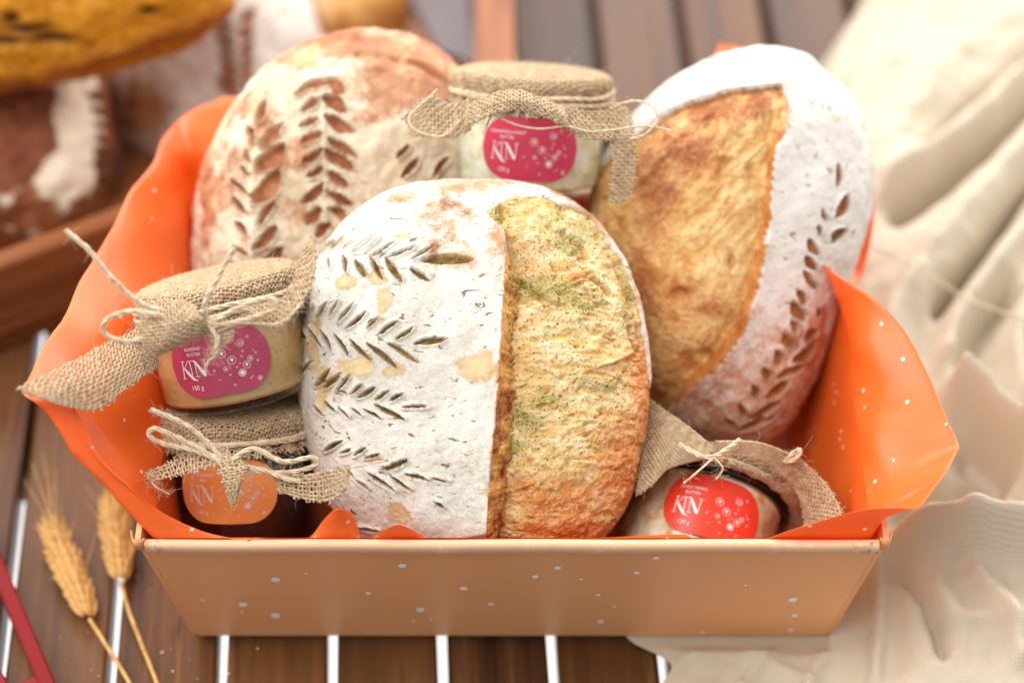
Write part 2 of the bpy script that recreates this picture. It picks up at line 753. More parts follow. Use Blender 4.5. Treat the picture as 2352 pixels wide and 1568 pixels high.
def bloom_mat(name, cream, gold, brown, green=None, stretch=(60, 220, 60), sc=1.0, rot=(0, 0, 0), herb=0.0, dark=S(120, 62, 22)):
    m = Mt(name)
    v = m.mapping(m.obj(), stretch, rot)
    n1 = m.noise(1.0, 7, 0.68, v, 0.9)
    n2 = m.noise(85 * sc, 6, 0.68)
    n3 = m.noise(520 * sc, 4, 0.7)
    n4 = m.noise(30 * sc, 5, 0.62)
    st = m.attr('strand')
    t = m.math('ADD', m.math('MULTIPLY', n1, 0.45), m.math('ADD', m.math('MULTIPLY', st, 0.25), m.math('MULTIPLY', n2, 0.30)))
    mid = tuple(a * .6 + b * .4 for a, b in zip(gold, cream))
    c = m.ramp(t, [(0.36, tuple(x * .8 for x in gold[:3]) + (1,)), (0.45, gold), (0.52, mid), (0.61, cream)])
    g4 = m.bw(m.math('ADD', n4, m.math('MULTIPLY', m.math('SUBTRACT', n2, 0.5), 0.9)), 0.46, 0.64)
    c = m.mix(m.math('MULTIPLY', g4, 0.55), c, gold)
    if green is not None:
        g = m.math('ADD', m.attr('green'), m.math('MULTIPLY', m.math('SUBTRACT', n2, 0.5), 2.2))
        c = m.mix(m.math('MULTIPLY', m.bw(g, 0.25, 1.1), 0.8), c, green)
        dens = m.math('ADD', 0.64, m.math('MULTIPLY', m.attr('green'), -0.07))
        sp = m.math('GREATER_THAN', m.noise(700 * sc, 2, 0.5), dens)
        c = m.mix(m.math('MULTIPLY', sp, 0.8), c, S(98, 84, 30))
    br = m.math('ADD', m.attr('brown'), m.math('MULTIPLY', m.math('SUBTRACT', n2, 0.5), 1.7))
    c = m.mix(m.math('MULTIPLY', m.bw(br, 0.22, 1.0), 0.92), c, brown)
    c = m.mix(m.math('MULTIPLY', m.bw(m.math('ADD', br, m.math('MULTIPLY', m.math('SUBTRACT', n3, .5), 1.2)), 0.85, 1.35), 0.8), c, dark)
    web = m.math('MULTIPLY', m.bw(m.math('ABSOLUTE', m.math('SUBTRACT', m.noise(150 * sc, 4, 0.6, None, 1.2), 0.5)), 0.0, 0.035, 1, 0), 0.45)
    c = m.mix(web, c, cream)
    c = m.mix(m.math('MULTIPLY', m.bw(n3, 0.58, 0.72), 0.3), c, brown)
    c = m.mix(m.attr('hole'), c, m.mix(0.5, gold, brown) if green is None else m.mix(0.45, green, brown))
    hh = m.math('ADD', m.math('ADD', m.math('MULTIPLY', n1, 0.5), m.math('MULTIPLY', n3, 0.4)), m.math('MULTIPLY', n2, 0.6))
    wv = m.nt.nodes.new('ShaderNodeVectorMath')
    wv.operation = 'MULTIPLY_ADD'
    m.put(wv.inputs[0], m.noise(120, 3, 0.6, col=True))
    wv.inputs[1].default_value = (0.012, 0.012, 0.012)
    m.put(wv.inputs[2], m.obj())
    bl = m.math('MULTIPLY', m.voro(300 * sc, 'SMOOTH_F1', wv.outputs[0]), 0.7)
    hh = m.math('SUBTRACT', hh, bl)
    c = m.mix(m.math('MULTIPLY', m.bw(bl, 0.32, 0.52), 0.4), c, brown)
    return m.fin(c, 0.48, m.bump(hh, 0.75, 0.0024), Specular_IOR_Level=0.45)


# ================================================================== SETTING
V, F = box_vf((0, 1.0, -0.62), (6, 6, 0.02))
fl = wmesh('floor', V, F, mat_floor, (0, 1.0, -0.60), False)
tag(fl, 'pale bright floor seen through the gaps between the table slats', kind='structure')

# ------------------------------------------------------------------ slatted table
SL = math.radians(2.6)
dvec = np.array([-math.sin(SL), math.cos(SL), 0])
pvec = np.array([math.cos(SL), math.sin(SL), 0])
table = thing('slatted_table', (0, 0.25, -0.60), 'brown wooden slatted outdoor table under the gift box', 'table')
p_gap = onz(763, 1540, 0)
PITCH_W = 254 / FPX * 1.3717
GAPW = 0.0058
tl0, tl1 = -0.42, 0.80
base_q = float(np.dot(p_gap, pvec))
plank_me = None
for k in range(-9, 9):
    q = base_q + (k + 0.5) * PITCH_W
    c = pvec * q + dvec * ((tl0 + tl1) / 2) + np.array([0, 0, -0.011])
    if plank_me is None:
        V, F = box_vf((0, 0, 0), ((PITCH_W - GAPW) / 2, (tl1 - tl0) / 2, 0.011), 0.0018)
        plank_me = mk_mesh('plank', V, F, False)
    o = link('plank', plank_me, mat_table, table)
    o.matrix_parent_inverse = Matrix.Identity(4)
    o.location = Vector(c) - Vector((0, 0.25, -0.60))
    o.rotation_euler = (0, 0, SL)
for (y0, y1) in ((0.178, 0.245), (0.470, 0.655), (-0.36, -0.30)):
    V, F = box_vf((0, 0, 0), (9 * PITCH_W, (y1 - y0) / 2, 0.015), 0.002)
    o = link('cross_beam', mk_mesh('cross_beam', V, F, False), mat_table, table)
    c = dvec * ((y0 + y1) / 2) + np.array([base_q, 0, -0.0372])
    o.location = Vector(c) - Vector((0, 0.25, -0.60))
    o.rotation_euler = (0, 0, SL)
leg_me = None
for sx in (-1, 1):
    for yy in (-0.32, 0.70):
        V, F = box_vf((0, 0, 0), (0.025, 0.025, 0.2884), 0.003)
        o = link('leg', mk_mesh('leg', V, F, False), mat_table, table)
        o.location = (sx * 0.47, yy - 0.25, 0.2884)

# ------------------------------------------------------------------ linen cloth (height field laid on the table)
def polydist(px, py, pts):
    d = np.full(px.shape, 1e9)
    for (x1, y1), (x2, y2) in zip(pts[:-1], pts[1:]):
        vx, vy = x2 - x1, y2 - y1
        L = vx * vx + vy * vy + 1e-9
        t = np.clip(((px - x1) * vx + (py - y1) * vy) / L, 0, 1)
        d = np.minimum(d, np.hypot(px - x1 - t * vx, py - y1 - t * vy))
    return d


edge_px = [(2080, -160), (2030, -60), (1985, 10), (1935, 90), (1885, 165), (1850, 260)]
e_pts = [onz(x, y, 0.003)[:2] for x, y in edge_px] + [np.array([0.14, 0.28]), np.array([0.12, 0.12])] + \
        [onz(x, y, 0.003)[:2] for x, y in ((1440, 1440), (1472, 1482), (1496, 1525), (1528, 1570), (1560, 1640), (1580, 1740))]
e_pts = np.array(sorted(e_pts, key=lambda p: p[1]))
NY, NX = 420, 300
ys = np.linspace(e_pts[0, 1], e_pts[-1, 1], NY)
xl = np.interp(ys, e_pts[:, 1], e_pts[:, 0])
xl = np.convolve(np.pad(xl, 6, mode='edge'), np.ones(13) / 13, 'valid')
xl = xl + np.where(ys < 0.03, 0.006 * np.sin(ys * 85 + 1) + 0.004 * np.sin(ys * 190), 0)
us = np.linspace(0, 1, NX)
X = xl[:, None] + (0.56 - xl[:, None]) * us[None, :]
Y = np.broadcast_to(ys[:, None], X.shape)
P = np.stack([X, Y, np.zeros_like(X)], -1)
qx, qy = proj(P)
H = np.zeros_like(X)
folds = [
    ([(2480, 60), (2352, 130), (2150, 260), (2020, 430)], 0.020, 62),
    ([(2480, 190), (2352, 270), (2215, 385), (2100, 470), (2030, 520)], 0.026, 30),
    ([(2480, 320), (2352, 430), (2235, 560), (2130, 680), (2050, 800), (2010, 900)], 0.032, 50),
    ([(2480, 520), (2352, 630), (2275, 715), (2210, 810), (2165, 920)], 0.030, 30),
    ([(2500, 700), (2352, 800), (2320, 900), (2330, 1000)], 0.030, 30),
    ([(2190, 1000), (2240, 1030), (2299, 1082), (2352, 1113), (2480, 1190)], 0.052, 22),
    ([(2345, 1130), (2310, 1180), (2260, 1270), (2200, 1330)], 0.014, 26),
    ([(1960, 1350), (2080, 1340), (2220, 1345), (2352, 1340), (2500, 1330)], 0.046, 30),
    ([(1996, 1330), (2012, 1420), (2014, 1500), (2006, 1600)], 0.030, 14),
    ([(1520, 1545), (1620, 1512), (1720, 1530), (1850, 1590)], 0.018, 14), ([(1700, 1600), (1760, 1530), (1800, 1495)], 0.016, 12), ([(1850, 1620), (1880, 1550), (1930, 1490)], 0.018, 14),
    ([(1900, 1480), (1960, 1420), (1985, 1380)], 0.010, 20),
    ([(2060, 1420), (2200, 1500), (2352, 1520)], 0.010, 40),
    ([(2030, 40), (1960, 160), (1900, 300)], 0.006, 40),
    ([(2300, 0), (2150, 120), (2050, 240)], 0.010, 45),
    ([(2480, 240), (2352, 320), (2266, 405), (2184, 466), (2133, 512), (2051, 560)], -0.030, 24),
    ([(2480, 150), (2352, 225), (2235, 308), (2158, 369), (2102, 431)], -0.014, 12),
    ([(2400, 440), (2312, 554), (2251, 640), (2194, 710), (2140, 800)], -0.032, 13),
    ([(2300, 770), (2240, 850), (2210, 920)], -0.016, 24),
    ([(2230, 1090), (2290, 1150), (2200, 1230), (2090, 1250)], -0.024, 60),
    ([(2060, 1400), (2120, 1470), (2160, 1568)], -0.010, 18), ([(1620, 1600), (1700, 1545), (1790, 1500)], 0.010, 14), ([(2230, 1420), (2300, 1500), (2330, 1600)], 0.014, 22),
]
wob = (fbm(np.stack([X * 14, Y * 14, X * 0], -1), 3) - 0.5) * 26
for pts, A, w in folds:
    d = polydist(qx + wob, qy + wob * 0.7, catmull(pts, 5)[:, :2].tolist())
    H += A * (0.95 if A > 0 else 1.25) * np.exp(-(d / (w * (1.2 if A > 0 else 1.0))) ** 1.45)
H += (fbm(np.stack([X * 22, Y * 22, X * 0 + 3], -1), 4) - 0.5) * 0.012
H += 0.026
H += np.abs(fbm(np.stack([X * 30 + Y * 16, (Y - X) * 34, X * 0 + 8], -1), 4) - .5) * -0.014 + (fbm(np.stack([X * 90, Y * 90, X * 0 + 1], -1), 3) - .5) * 0.0022
# lies flat under the box, meets the table at its hem
fx = np.maximum(np.abs(X) - 0.176, 0)
fy = np.maximum(np.maximum(0.0264 - Y, Y - 0.247), 0)
flat = sstep(0.002, 0.05, np.hypot(fx, fy))
flat2 = sstep(0.0, 0.040, np.hypot(np.maximum(np.abs(X) - 0.19, 0), np.maximum(np.maximum(-0.004 - Y, Y - 0.275), 0)))
hem = sstep(0, 0.016, (X - xl[:, None]))
H = np.maximum(H, 0.0) * np.minimum(flat, 0.25 + 0.75 * flat2) * (0.15 + 0.85 * hem)
P[..., 2] = 0.0022 + np.maximum(H, 0)
uvc = np.stack([X, Y], -1).reshape(-1, 2)
cloth = wmesh('linen_cloth', P.reshape(-1, 3), grid_faces(NY, NX)[:, ::-1], mat_linen, (0.35, 0.1, 0.002), uv=uvc)
tag(cloth, 'crumpled cream linen cloth lying on the table right of the box', 'cloth')
md = cloth.modifiers.new('thickness', 'SOLIDIFY')
md.thickness = 0.0009
md.offset = 1.0

# ------------------------------------------------------------------ gift box
BB = (0.173, 0.0264, 0.245)     # bottom half width, front y, back y
BT = (0.190, 0.0, 0.270)        # rim
BZ0, BZ1 = 0.0042, 0.115
gift = thing('gift_box', (0, 0.135, BZ0), 'peach cardboard gift tray with white dots holding breads and jars', 'box')


def wall(p0, p1, q1, q0, inn, name, mat):
    """outer quad p0 p1 (bottom) q1 q0 (top), thickness vector inn"""
    A = np.array([p0, p1, q1, q0])
    V = np.concatenate([A, A + np.asarray(inn)])
    F = [(0, 1, 2, 3), (7, 6, 5, 4), (0, 4, 5, 1), (1, 5, 6, 2), (2, 6, 7, 3), (3, 7, 4, 0)]
    return wpart(name, V, F, mat, gift, False)


nxw, nzw = 60, 14
U_, W_ = np.meshgrid(np.linspace(-1, 1, nxw), np.linspace(0, 1, nzw), indexing='ij')
hwid = BB[0] + (BT[0] - .001 - BB[0]) * W_
FWp = np.stack([U_ * hwid, BB[1] + (BT[1] - BB[1]) * W_, BZ0 + (BZ1 - BZ0) * W_], -1)
bow_ = (fbm(FWp * 9 + 2, 2)) * 0.0005 * (1 - U_ ** 4) * np.clip(4 * W_ * (1 - W_), 0, 1)
FWp[..., 1] += bow_
inn_ = FWp + np.array([0, 0.003, 0])
Vw = np.concatenate([FWp.reshape(-1, 3), inn_.reshape(-1, 3)])
gf = grid_faces(nxw, nzw)
nn_ = nxw * nzw
per = [i * nzw for i in range(nxw)] + [(nxw - 1) * nzw + j for j in range(1, nzw)] + [i * nzw + nzw - 1 for i in range(nxw - 2, -1, -1)] + [j for j in range(nzw - 2, 0, -1)]
Fw_ = [tuple(f) for f in gf.tolist()] + [tuple(x + nn_ for x in reversed(f)) for f in gf.tolist()] + [(per[(i + 1) % len(per)], per[i], per[i] + nn_, per[(i + 1) % len(per)] + nn_) for i in range(len(per))]
fwo = wpart('front_wall', Vw, Fw_, mat_card, gift, True)
fwo.data.set_sharp_from_angle(angle=math.radians(40))
wall((BB[0], BB[2], BZ0), (-BB[0], BB[2], BZ0), (-BT[0], BT[2], BZ1), (BT[0], BT[2], BZ1), (0, -0.003, 0), 'back_wall', mat_card)
wall((-BB[0] - .0035, BB[2] - .004, BZ0), (-BB[0] - .0035, BB[1] + .0012, BZ0), (-BT[0] - .0035, BT[1] + .0012, BZ1 + .003), (-BT[0] - .0035, BT[2] - .004, BZ1), (0.0028, 0, 0), 'side_wall', mat_card)
wall((BB[0] + .0035, BB[1] + .0012, BZ0), (BB[0] + .0035, BB[2] - .004, BZ0), (BT[0] + .0035, BT[2] - .004, BZ1), (BT[0] + .0035, BT[1] + .0012, BZ1 + .003), (-0.0028, 0, 0), 'side_wall', mat_card)
V, F = box_vf((0, (BB[1] + BB[2]) / 2, BZ0 + 0.0016), (BB[0] - 0.001, (BB[2] - BB[1]) / 2 - 0.004, 0.0012))
wpart('base', V, F, mat_inner, gift, False)
# rolled front edge
prof = [(-0.0002, -0.0062), (-0.0012, -0.0054), (-0.0015, -0.001), (-0.0010, 0.0008), (0.0002, 0.0014), (0.0024, 0.0013), (0.0034, 0.0004), (0.0036, -0.006)]
xs = np.linspace(-BT[0] + 0.0015, BT[0] - 0.0015, 90)
Vr = np.array([[(x, BT[1] + a + 0.0004 * math.sin(x * 90) * 0, BZ1 + b + 0.00025 * math.sin(x * 61 + 1)) for (a, b) in prof] for x in xs])
wear = np.repeat((sstep(0.168, 0.188, np.abs(xs))), len(prof))
Fr = [tuple(f) for f in grid_faces(len(xs), len(prof), False, True)[:, ::-1].tolist()]
Fr += [tuple(range(len(prof))), tuple(reversed([(len(xs) - 1) * len(prof) + i for i in range(len(prof))]))]
wpart('rolled_edge', Vr.reshape(-1, 3), Fr, mat_edge, gift, True, {'wear': wear})
# open folded corners of the card
for sx in (-1, 1):
    pth = [(sx * 0.1955, 0.006, 0.1195), (sx * 0.1945, 0.0015, 0.1185), (sx * 0.1915, 0.0006, 0.1178), (sx * 0.1890, 0.0030, 0.1172)]
    pts = catmull(pth, 6)
    V = np.concatenate([pts, pts - np.array([0, -0.002, 0.010])])
    n = len(pts)
    F = [(i, i + 1, n + i + 1, n + i) for i in range(n - 1)]
    o = wpart('corner_flap', V, F, mat_card, gift, True)
    md = o.modifiers.new('t', 'SOLIDIFY')
    md.thickness = 0.0005
# printed dots
nfr = np.cross([1, 0, 0], np.array([0, BT[1] - BB[1], BZ1 - BZ0]))
nfr = nfr / np.linalg.norm(nfr)
Ofr = np.array([0, BT[1], BZ1])
sl = np.array([0, BT[1] - BB[1], BZ1 - BZ0])
sl /= np.linalg.norm(sl)
dots = [(633, 1329, 8.5), (924, 1297, 7.5), (846, 1360, 5.5), (558, 1386, 8.5), (633, 1411, 9.5), (966, 1398, 8.5), (1065, 1349, 7.5), (1128, 1385, 5.5), (1230, 1322, 6.5), (1281, 1302, 6.5), (1335, 1328, 3.5), (1374, 1364, 4.5), (1411, 1390, 3.5), (1380, 1425, 6.5), (1462, 1313, 5.5), (1507, 1279, 5.5), (1614, 1449, 4.5), (1713, 1342, 3.5), (1821, 1375, 8.5), (1825, 1411, 5.5), (1816, 1444, 5.5), (703, 1315, 3), (466, 1376, 3.5), (556, 1403, 3), (950, 1424, 3), (990, 1420, 3)]
for (x, y, r) in dots:
    c = onplane(x, y, Ofr, nfr)
    rr = r / FPX * 1.31 * 1.15
    s0 = np.sign(nfr[1]) * -1
    off = nfr * s0 * 0.00035
    n = 16
    V = [c + off] + [c + off + np.array([1, 0, 0]) * rr * 1.15 * math.cos(a) * (1 + .08 * math.sin(2 * a + x)) + sl * rr * 1.3 * math.sin(a) for a in np.arange(n) / n * 2 * PI]
    F = [(0, 1 + i, 1 + (i + 1) % n) for i in range(n)]
    wpart('printed_dot', V, F, mat_print, gift, False)

# ------------------------------------------------------------------ orange paper liner
RX, RY0, RY1, RZ = 0.1855, 0.0052, 0.2645, 0.1145
stn = []   # (rim point, top point)


def rimF(x): return np.array([x, RY0, RZ])


def rimL(y): return np.array([-RX, y, RZ])


def rimR(y): return np.array([RX, y, RZ])


def rimB(x): return np.array([x, RY1, RZ])


def fr(px, py, yy=0.011): return ony(px, py, yy)


for (px, py, yy) in ((1150, 1246, .009), (1050, 1246, .008), (1000, 1245, .008), (965, 1226, .006), (915, 1203, .004), (868, 1226, .006), (845, 1244, .008), (832, 1243, .008),
                     (820, 1205, .010), (806, 1176, .008), (776, 1166, .005), (746, 1190, .008), (705, 1238, .008), (640, 1244, .007), (600, 1247, .004), (575, 1240, .002), (552, 1252, .000), (528, 1236, .004)):
    t = fr(px, py, yy)
    stn.append((rimF(t[0]), t))
stn.append((rimF(-0.146), fr(485, 1232, .008)))
stn.append((rimF(-0.155), at(420, 1204, 1.288)))
stn.append((rimF(-0.164), at(330, 1146, 1.280)))
stn.append((rimF(-0.171), at(240, 1058, 1.270)))
stn.append((rimF(-0.177), at(175, 968, 1.262)))
stn.append((rimF(-0.182), at(132, 906, 1.258)))
stn.append((np.array([-RX, RY0 + .001, RZ]), at(88, 922, 1.258)))
stn.append((np.array([-RX - .001, RY0 + .004, RZ]), at(52, 912, 1.262)))
stn.append((rimL(0.020), at(52, 886, 1.272)))
for k, (px, py, d) in enumerate(((90, 820, 1.292), (160, 695, 1.325), (235, 560, 1.362), (310, 430, 1.400), (365, 335, 1.432), (395, 290, 1.452))):
    stn.append((rimL(0.045 + k * 0.040), at(px, py, d)))
stn.append((rimB(-0.183), at(408, 276, 1.462)))
stn.append((rimB(-0.170), at(440, 258, 1.470)))
stn.append((rimB(-0.150), at(490, 240, 1.476)))
stn.append((rimB(-0.120), at(560, 228, 1.480)))
stn.append((rimB(-0.080), np.array([-0.085, 0.272, 0.150])))
stn.append((rimB(-0.02), np.array([-0.02, 0.262, 0.098])))
stn.append((rimB(0.06), np.array([0.06, 0.262, 0.098])))
stn.append((rimB(0.11), at(1640, 128, 1.520)))
stn.append((rimB(0.125), at(1662, 106, 1.528)))
stn.append((rimB(0.14), at(1740, 130, 1.525)))
stn.append((rimB(0.165), np.array([0.175, 0.280, 0.150])))
stn.append((rimB(0.182), at(1965, 405, 1.468)))
stn.append((rimR(0.258), at(2010, 425, 1.455)))
stn.append((rimR(0.235), at(2003, 530, 1.440)))
stn.append((rimR(0.215), at(1978, 645, 1.425)))
stn.append((rimR(0.195), at(1925, 640, 1.405)))
stn.append((rimR(0.175), at(1896, 606, 1.385)))
stn.append((rimR(0.155), at(1925, 632, 1.368)))
stn.append((rimR(0.130), at(2000, 680, 1.352)))
stn.append((rimR(0.105), at(2070, 755, 1.338)))
stn.append((rimR(0.080), at(2125, 850, 1.322)))
stn.append((rimR(0.055), at(2168, 945, 1.306)))
stn.append((rimR(0.035), at(2200, 1018, 1.294)))
stn.append((rimR(0.020), at(2192, 1045, 1.284)))
stn.append((np.array([RX, RY0 + .004, RZ]), at(2150, 1110, 1.270)))
stn.append((np.array([RX, RY0 + .001, RZ]), at(2112, 1164, 1.262)))
stn.append((rimF(0.181), at(2060, 1168, 1.264)))
stn.append((rimF(0.174), at(1985, 1174, 1.268)))
stn.append((rimF(0.163), at(1905, 1190, 1.274)))
stn.append((rimF(0.150), at(1810, 1218, 1.280)))
stn.append((rimF(0.133), fr(1720, 1252, .007)))
for (px, py, yy) in ((1650, 1260, .008), (1592, 1256, .010), (1578, 1228, .013), (1500, 1231, .014), (1430, 1243, .012), (1385, 1246, .009), (1280, 1247, .009), (1200, 1247, .009)):
    t = fr(px, py, yy)
    stn.append((rimF(t[0]), t))
SUB = 6
rim = catmull([s[0] for s in stn], SUB, True)
top = catmull([s[1] for s in stn], SUB, True)
nst = len(rim)
bot = rim.copy()
bot[:, 0] *= 0.88
bot[:, 1] = 0.1355 + (bot[:, 1] - 0.135) * 0.75
bot[:, 2] = 0.0085
NV1, NV2 = 5, 22
rows = []
for k in range(NV1):
    t = k / NV1
    rows.append(bot * (1 - t) + rim * t)
inward = np.array([0, 0.135, 0.115]) - rim
inward[:, 2] = 0
inward /= np.linalg.norm(inward, axis=1, keepdims=True)
ln = np.linalg.norm(top - rim, axis=1, keepdims=True)
for k in range(NV2 + 1):
    t = k / NV2
    bul = np.where((rim[:, 1:2] < 0.012), 0.04, 0.14)
    mid = rim + (top - rim) * (0.5 - bul) + np.array([0, 0, 1.0]) * ln * bul + inward * ln * 0.05
    rows.append(rim * (1 - t) ** 2 + mid * 2 * t * (1 - t) + top * t * t)
G = np.stack(rows, 1)            # (station, v, 3)
cr = (fbm(G * 42, 3) - 0.5)[..., None]
rc = np.random.default_rng(12)
cr2 = np.zeros(G.shape[:2])
for k in range(7):
    d_ = rc.normal(0, 1, 3)
    d_ /= np.linalg.norm(d_)
    q_ = (G @ d_) * rc.uniform(9, 24) + rc.uniform(0, 1) + 0.25 * fbm(G * 12 + k, 2)
    cr2 += (np.abs((q_ % 1) - .5) * 2 - .5) * rc.uniform(.4, 1.0)
cr2 = (cr2 * 0.35)[..., None]
wv = np.concatenate([np.zeros(NV1), np.linspace(0, 1, NV2 + 1) * np.linspace(1, 0.15, NV2 + 1) * 2.4])[None, :, None]
G = G + inward[:, None, :] * (cr * 0.003 + cr2 * 0.0150) * np.clip(wv, 0, 1) * np.clip(ln[:, None] / 0.05, 0, 1)
nv = G.shape[1]
Fp = [tuple(f) for f in grid_faces(nst, nv, True, False).tolist()]
Vp = G.reshape(-1, 3)
cidx = len(Vp)
Vp = np.concatenate([Vp, [[0, 0.135, 0.0085]]])
Fp += [(((i + 1) % nst) * nv, i * nv, cidx) for i in range(nst)]
paper = wmesh('paper_liner', Vp, Fp, mat_paper, (0, 0.135, 0.0085))
tag(paper, 'glossy orange speckled paper lining the gift tray with flared corners', 'paper')
paper.data.set_sharp_from_angle(angle=math.radians(8))
md = paper.modifiers.new('t', 'SOLIDIFY')
md.thickness = 0.00018
md.offset = 0

# ------------------------------------------------------------------ wooden crate at the back left
CZ = 0.070
K = onz(1112, 186, CZ)
L0 = onz(-60, 634, CZ)
dv = L0 - K
dv[2] = 0
dv /= np.linalg.norm(dv)
bv = np.array([dv[1], -dv[0], 0])
if bv[1] < 0: bv = -bv
crate = thing('wooden_crate', (*(K[:2]), 0.001), 'brown wooden crate of loaves behind the gift tray', 'crate')


def cbox(a0, a1, b0, b1, z0, z1, name, mat=mat_crate, bev=0.002):
    """box along dv (a) and bv (b) from the crate's front right corner"""
    R = np.stack([bv, dv, [0, 0, 1]], 1)
    if np.linalg.det(R) < 0: R[:, 1] = -dv
    c = np.array([K[0], K[1], 0]) + dv * (a0 + a1) / 2 + bv * (b0 + b1) / 2 + np.array([0, 0, (z0 + z1) / 2])
    V, F = box_vf((0, 0, 0), ((b1 - b0) / 2, (a1 - a0) / 2, (z1 - z0) / 2), bev)
    o = link(name, mk_mesh(name, V, F, False), mat, crate)
    M = Matrix(np.vstack([np.hstack([R, (c - MW[crate.name][:3, 3])[:, None]]), [0, 0, 0, 1]]).tolist())
    o.matrix_local = M
    return o


cbox(0, 0.52, 0, 0.014, 0.001, CZ, 'front_board')
cbox(0.508, 0.52, 0.0142, 0.33, 0.001, CZ, 'side_board')
# the right end board runs straight back
E1 = onz(1106, -60, CZ)
ev = E1 - K
ev[2] = 0
ev /= np.linalg.norm(ev)
evp = np.array([ev[1], -ev[0], 0])


def slab(pts, z0, z1, name, mat=mat_crate):
    n_ = len(pts)
    V = [(p[0], p[1], z0) for p in pts] + [(p[0], p[1], z1) for p in pts]
    F = [tuple(reversed(range(n_))), tuple(range(n_, 2 * n_))] + [(i, (i + 1) % n_, n_ + (i + 1) % n_, n_ + i) for i in range(n_)]
    return wpart(name, V, F, mat, crate, False)


k0 = np.array([K[0], K[1], 0]) - dv * 0.0005
slab([k0 + evp * .020, k0 + evp * .020 + ev * .36, k0 + ev * .36, k0 + bv * .016], 0.001, CZ + .002, 'side_board')
kb = k0 + ev * .36
lb_ = np.array([K[0], K[1], 0]) + dv * .52 + bv * .33
slab([k0 + bv * .016 + dv * .004, kb - evp * .002 - ev * .002, lb_, np.array([K[0], K[1], 0]) + dv * .507 + bv * .016], 0.001, 0.009, 'base_board')
sh = [onz(930, -20, .012), onz(1075, -20, .012), onz(1090, 150, .012), onz(1010, 120, .012)]
cs = np.mean(sh, axis=0)
Vs = np.array(sh)
Vs = np.concatenate([Vs, Vs + np.array([0, 0, .0015])])
o = wmesh('parchment_sheet', Vs, [(3, 2, 1, 0), (4, 5, 6, 7), (0, 1, 5, 4), (1, 2, 6, 5), (2, 3, 7, 6), (3, 0, 4, 7)], simple('grey_parchment', S(120, 110, 112), .6), cs, False)
tag(o, 'grey white paper sheet lying in the right end of the wooden crate', 'paper')


# ================================================================== LOAVES
def disc_grid(N):
    l = np.linspace(-1, 1, N)
    x, y = np.meshgrid(l, l, indexing='ij')
    big = np.abs(x) > np.abs(y)
    with np.errstate(divide='ignore', invalid='ignore'):
        ph1 = PI / 4 * y / x
        ph2 = PI / 2 - PI / 4 * x / y
    r = np.where(big, x, y)
    ph = np.where(big, ph1, ph2)
    ph = np.where((x == 0) & (y == 0), 0, ph)
    cx, cy = r * np.cos(ph), r * np.sin(ph)
    return np.hypot(cx, cy), np.arctan2(cy, cx)


def sdist(px, py, poly):
    """signed distance in pixels to a closed polygon, positive inside"""
    d = polydist(px, py, list(poly) + [poly[0]])
    ins = np.zeros(px.shape, bool)
    n = len(poly)
    for i in range(n):
        x1, y1 = poly[i]
        x2, y2 = poly[(i + 1) % n]
        c = ((y1 > py) != (y2 > py))
        xi = (x2 - x1) * (py - y1) / (y2 - y1 + 1e-9) + x1
        ins ^= c & (px < xi)
    return np.where(ins, d, -d)


def cutfield(px, py, cuts):
    """lens shaped slashes; returns depth mask 0..1 and lip mask"""
    m = np.zeros(px.shape)
    lip = np.zeros(px.shape)
    for (x1, y1, x2, y2, w) in cuts:
        pad = w + 8
        sel = (px > min(x1, x2) - pad) & (px < max(x1, x2) + pad) & (py > min(y1, y2) - pad) & (py < max(y1, y2) + pad)
        if not sel.any():
            continue
        X, Y = px[sel], py[sel]
        L = math.hypot(x2 - x1, y2 - y1)
        ux, uy = (x2 - x1) / L, (y2 - y1) / L
        t = ((X - x1) * ux + (Y - y1) * uy) / L
        s = -(X - x1) * uy + (Y - y1) * ux
        s = s + 0.10 * w * np.sin(t * 5 + x1) + (fbm(np.stack([X / 7, Y / 7, X * 0 + x1], -1), 2) - .5) * 3.0
        hw = w / 2 * np.clip(4 * t * (1 - t), 0, 1) ** 0.85
        hw = np.where((t < 0) | (t > 1), 0, hw)
        e = hw - np.abs(s)
        mm = sstep(-0.6, 1.8, e) * (hw > 0.3)
        m[sel] = np.maximum(m[sel], mm)
        lip[sel] = np.maximum(lip[sel], np.exp(-((np.abs(s) - hw - 2.2) / 3.2) ** 2) * (hw > 0.5) * np.where(s * (1 if uy * ux < 0 else -1) > 0, 1.0, 0.35))
    return m, lip * (1 - m)


def mask_blob(px, py, blobs):
    g = np.zeros(px.shape)
    for (x, y, rx, ry) in blobs:
        g = np.maximum(g, np.exp(-(((px - x) / rx) ** 2 + ((py - y) / ry) ** 2)))
    return g


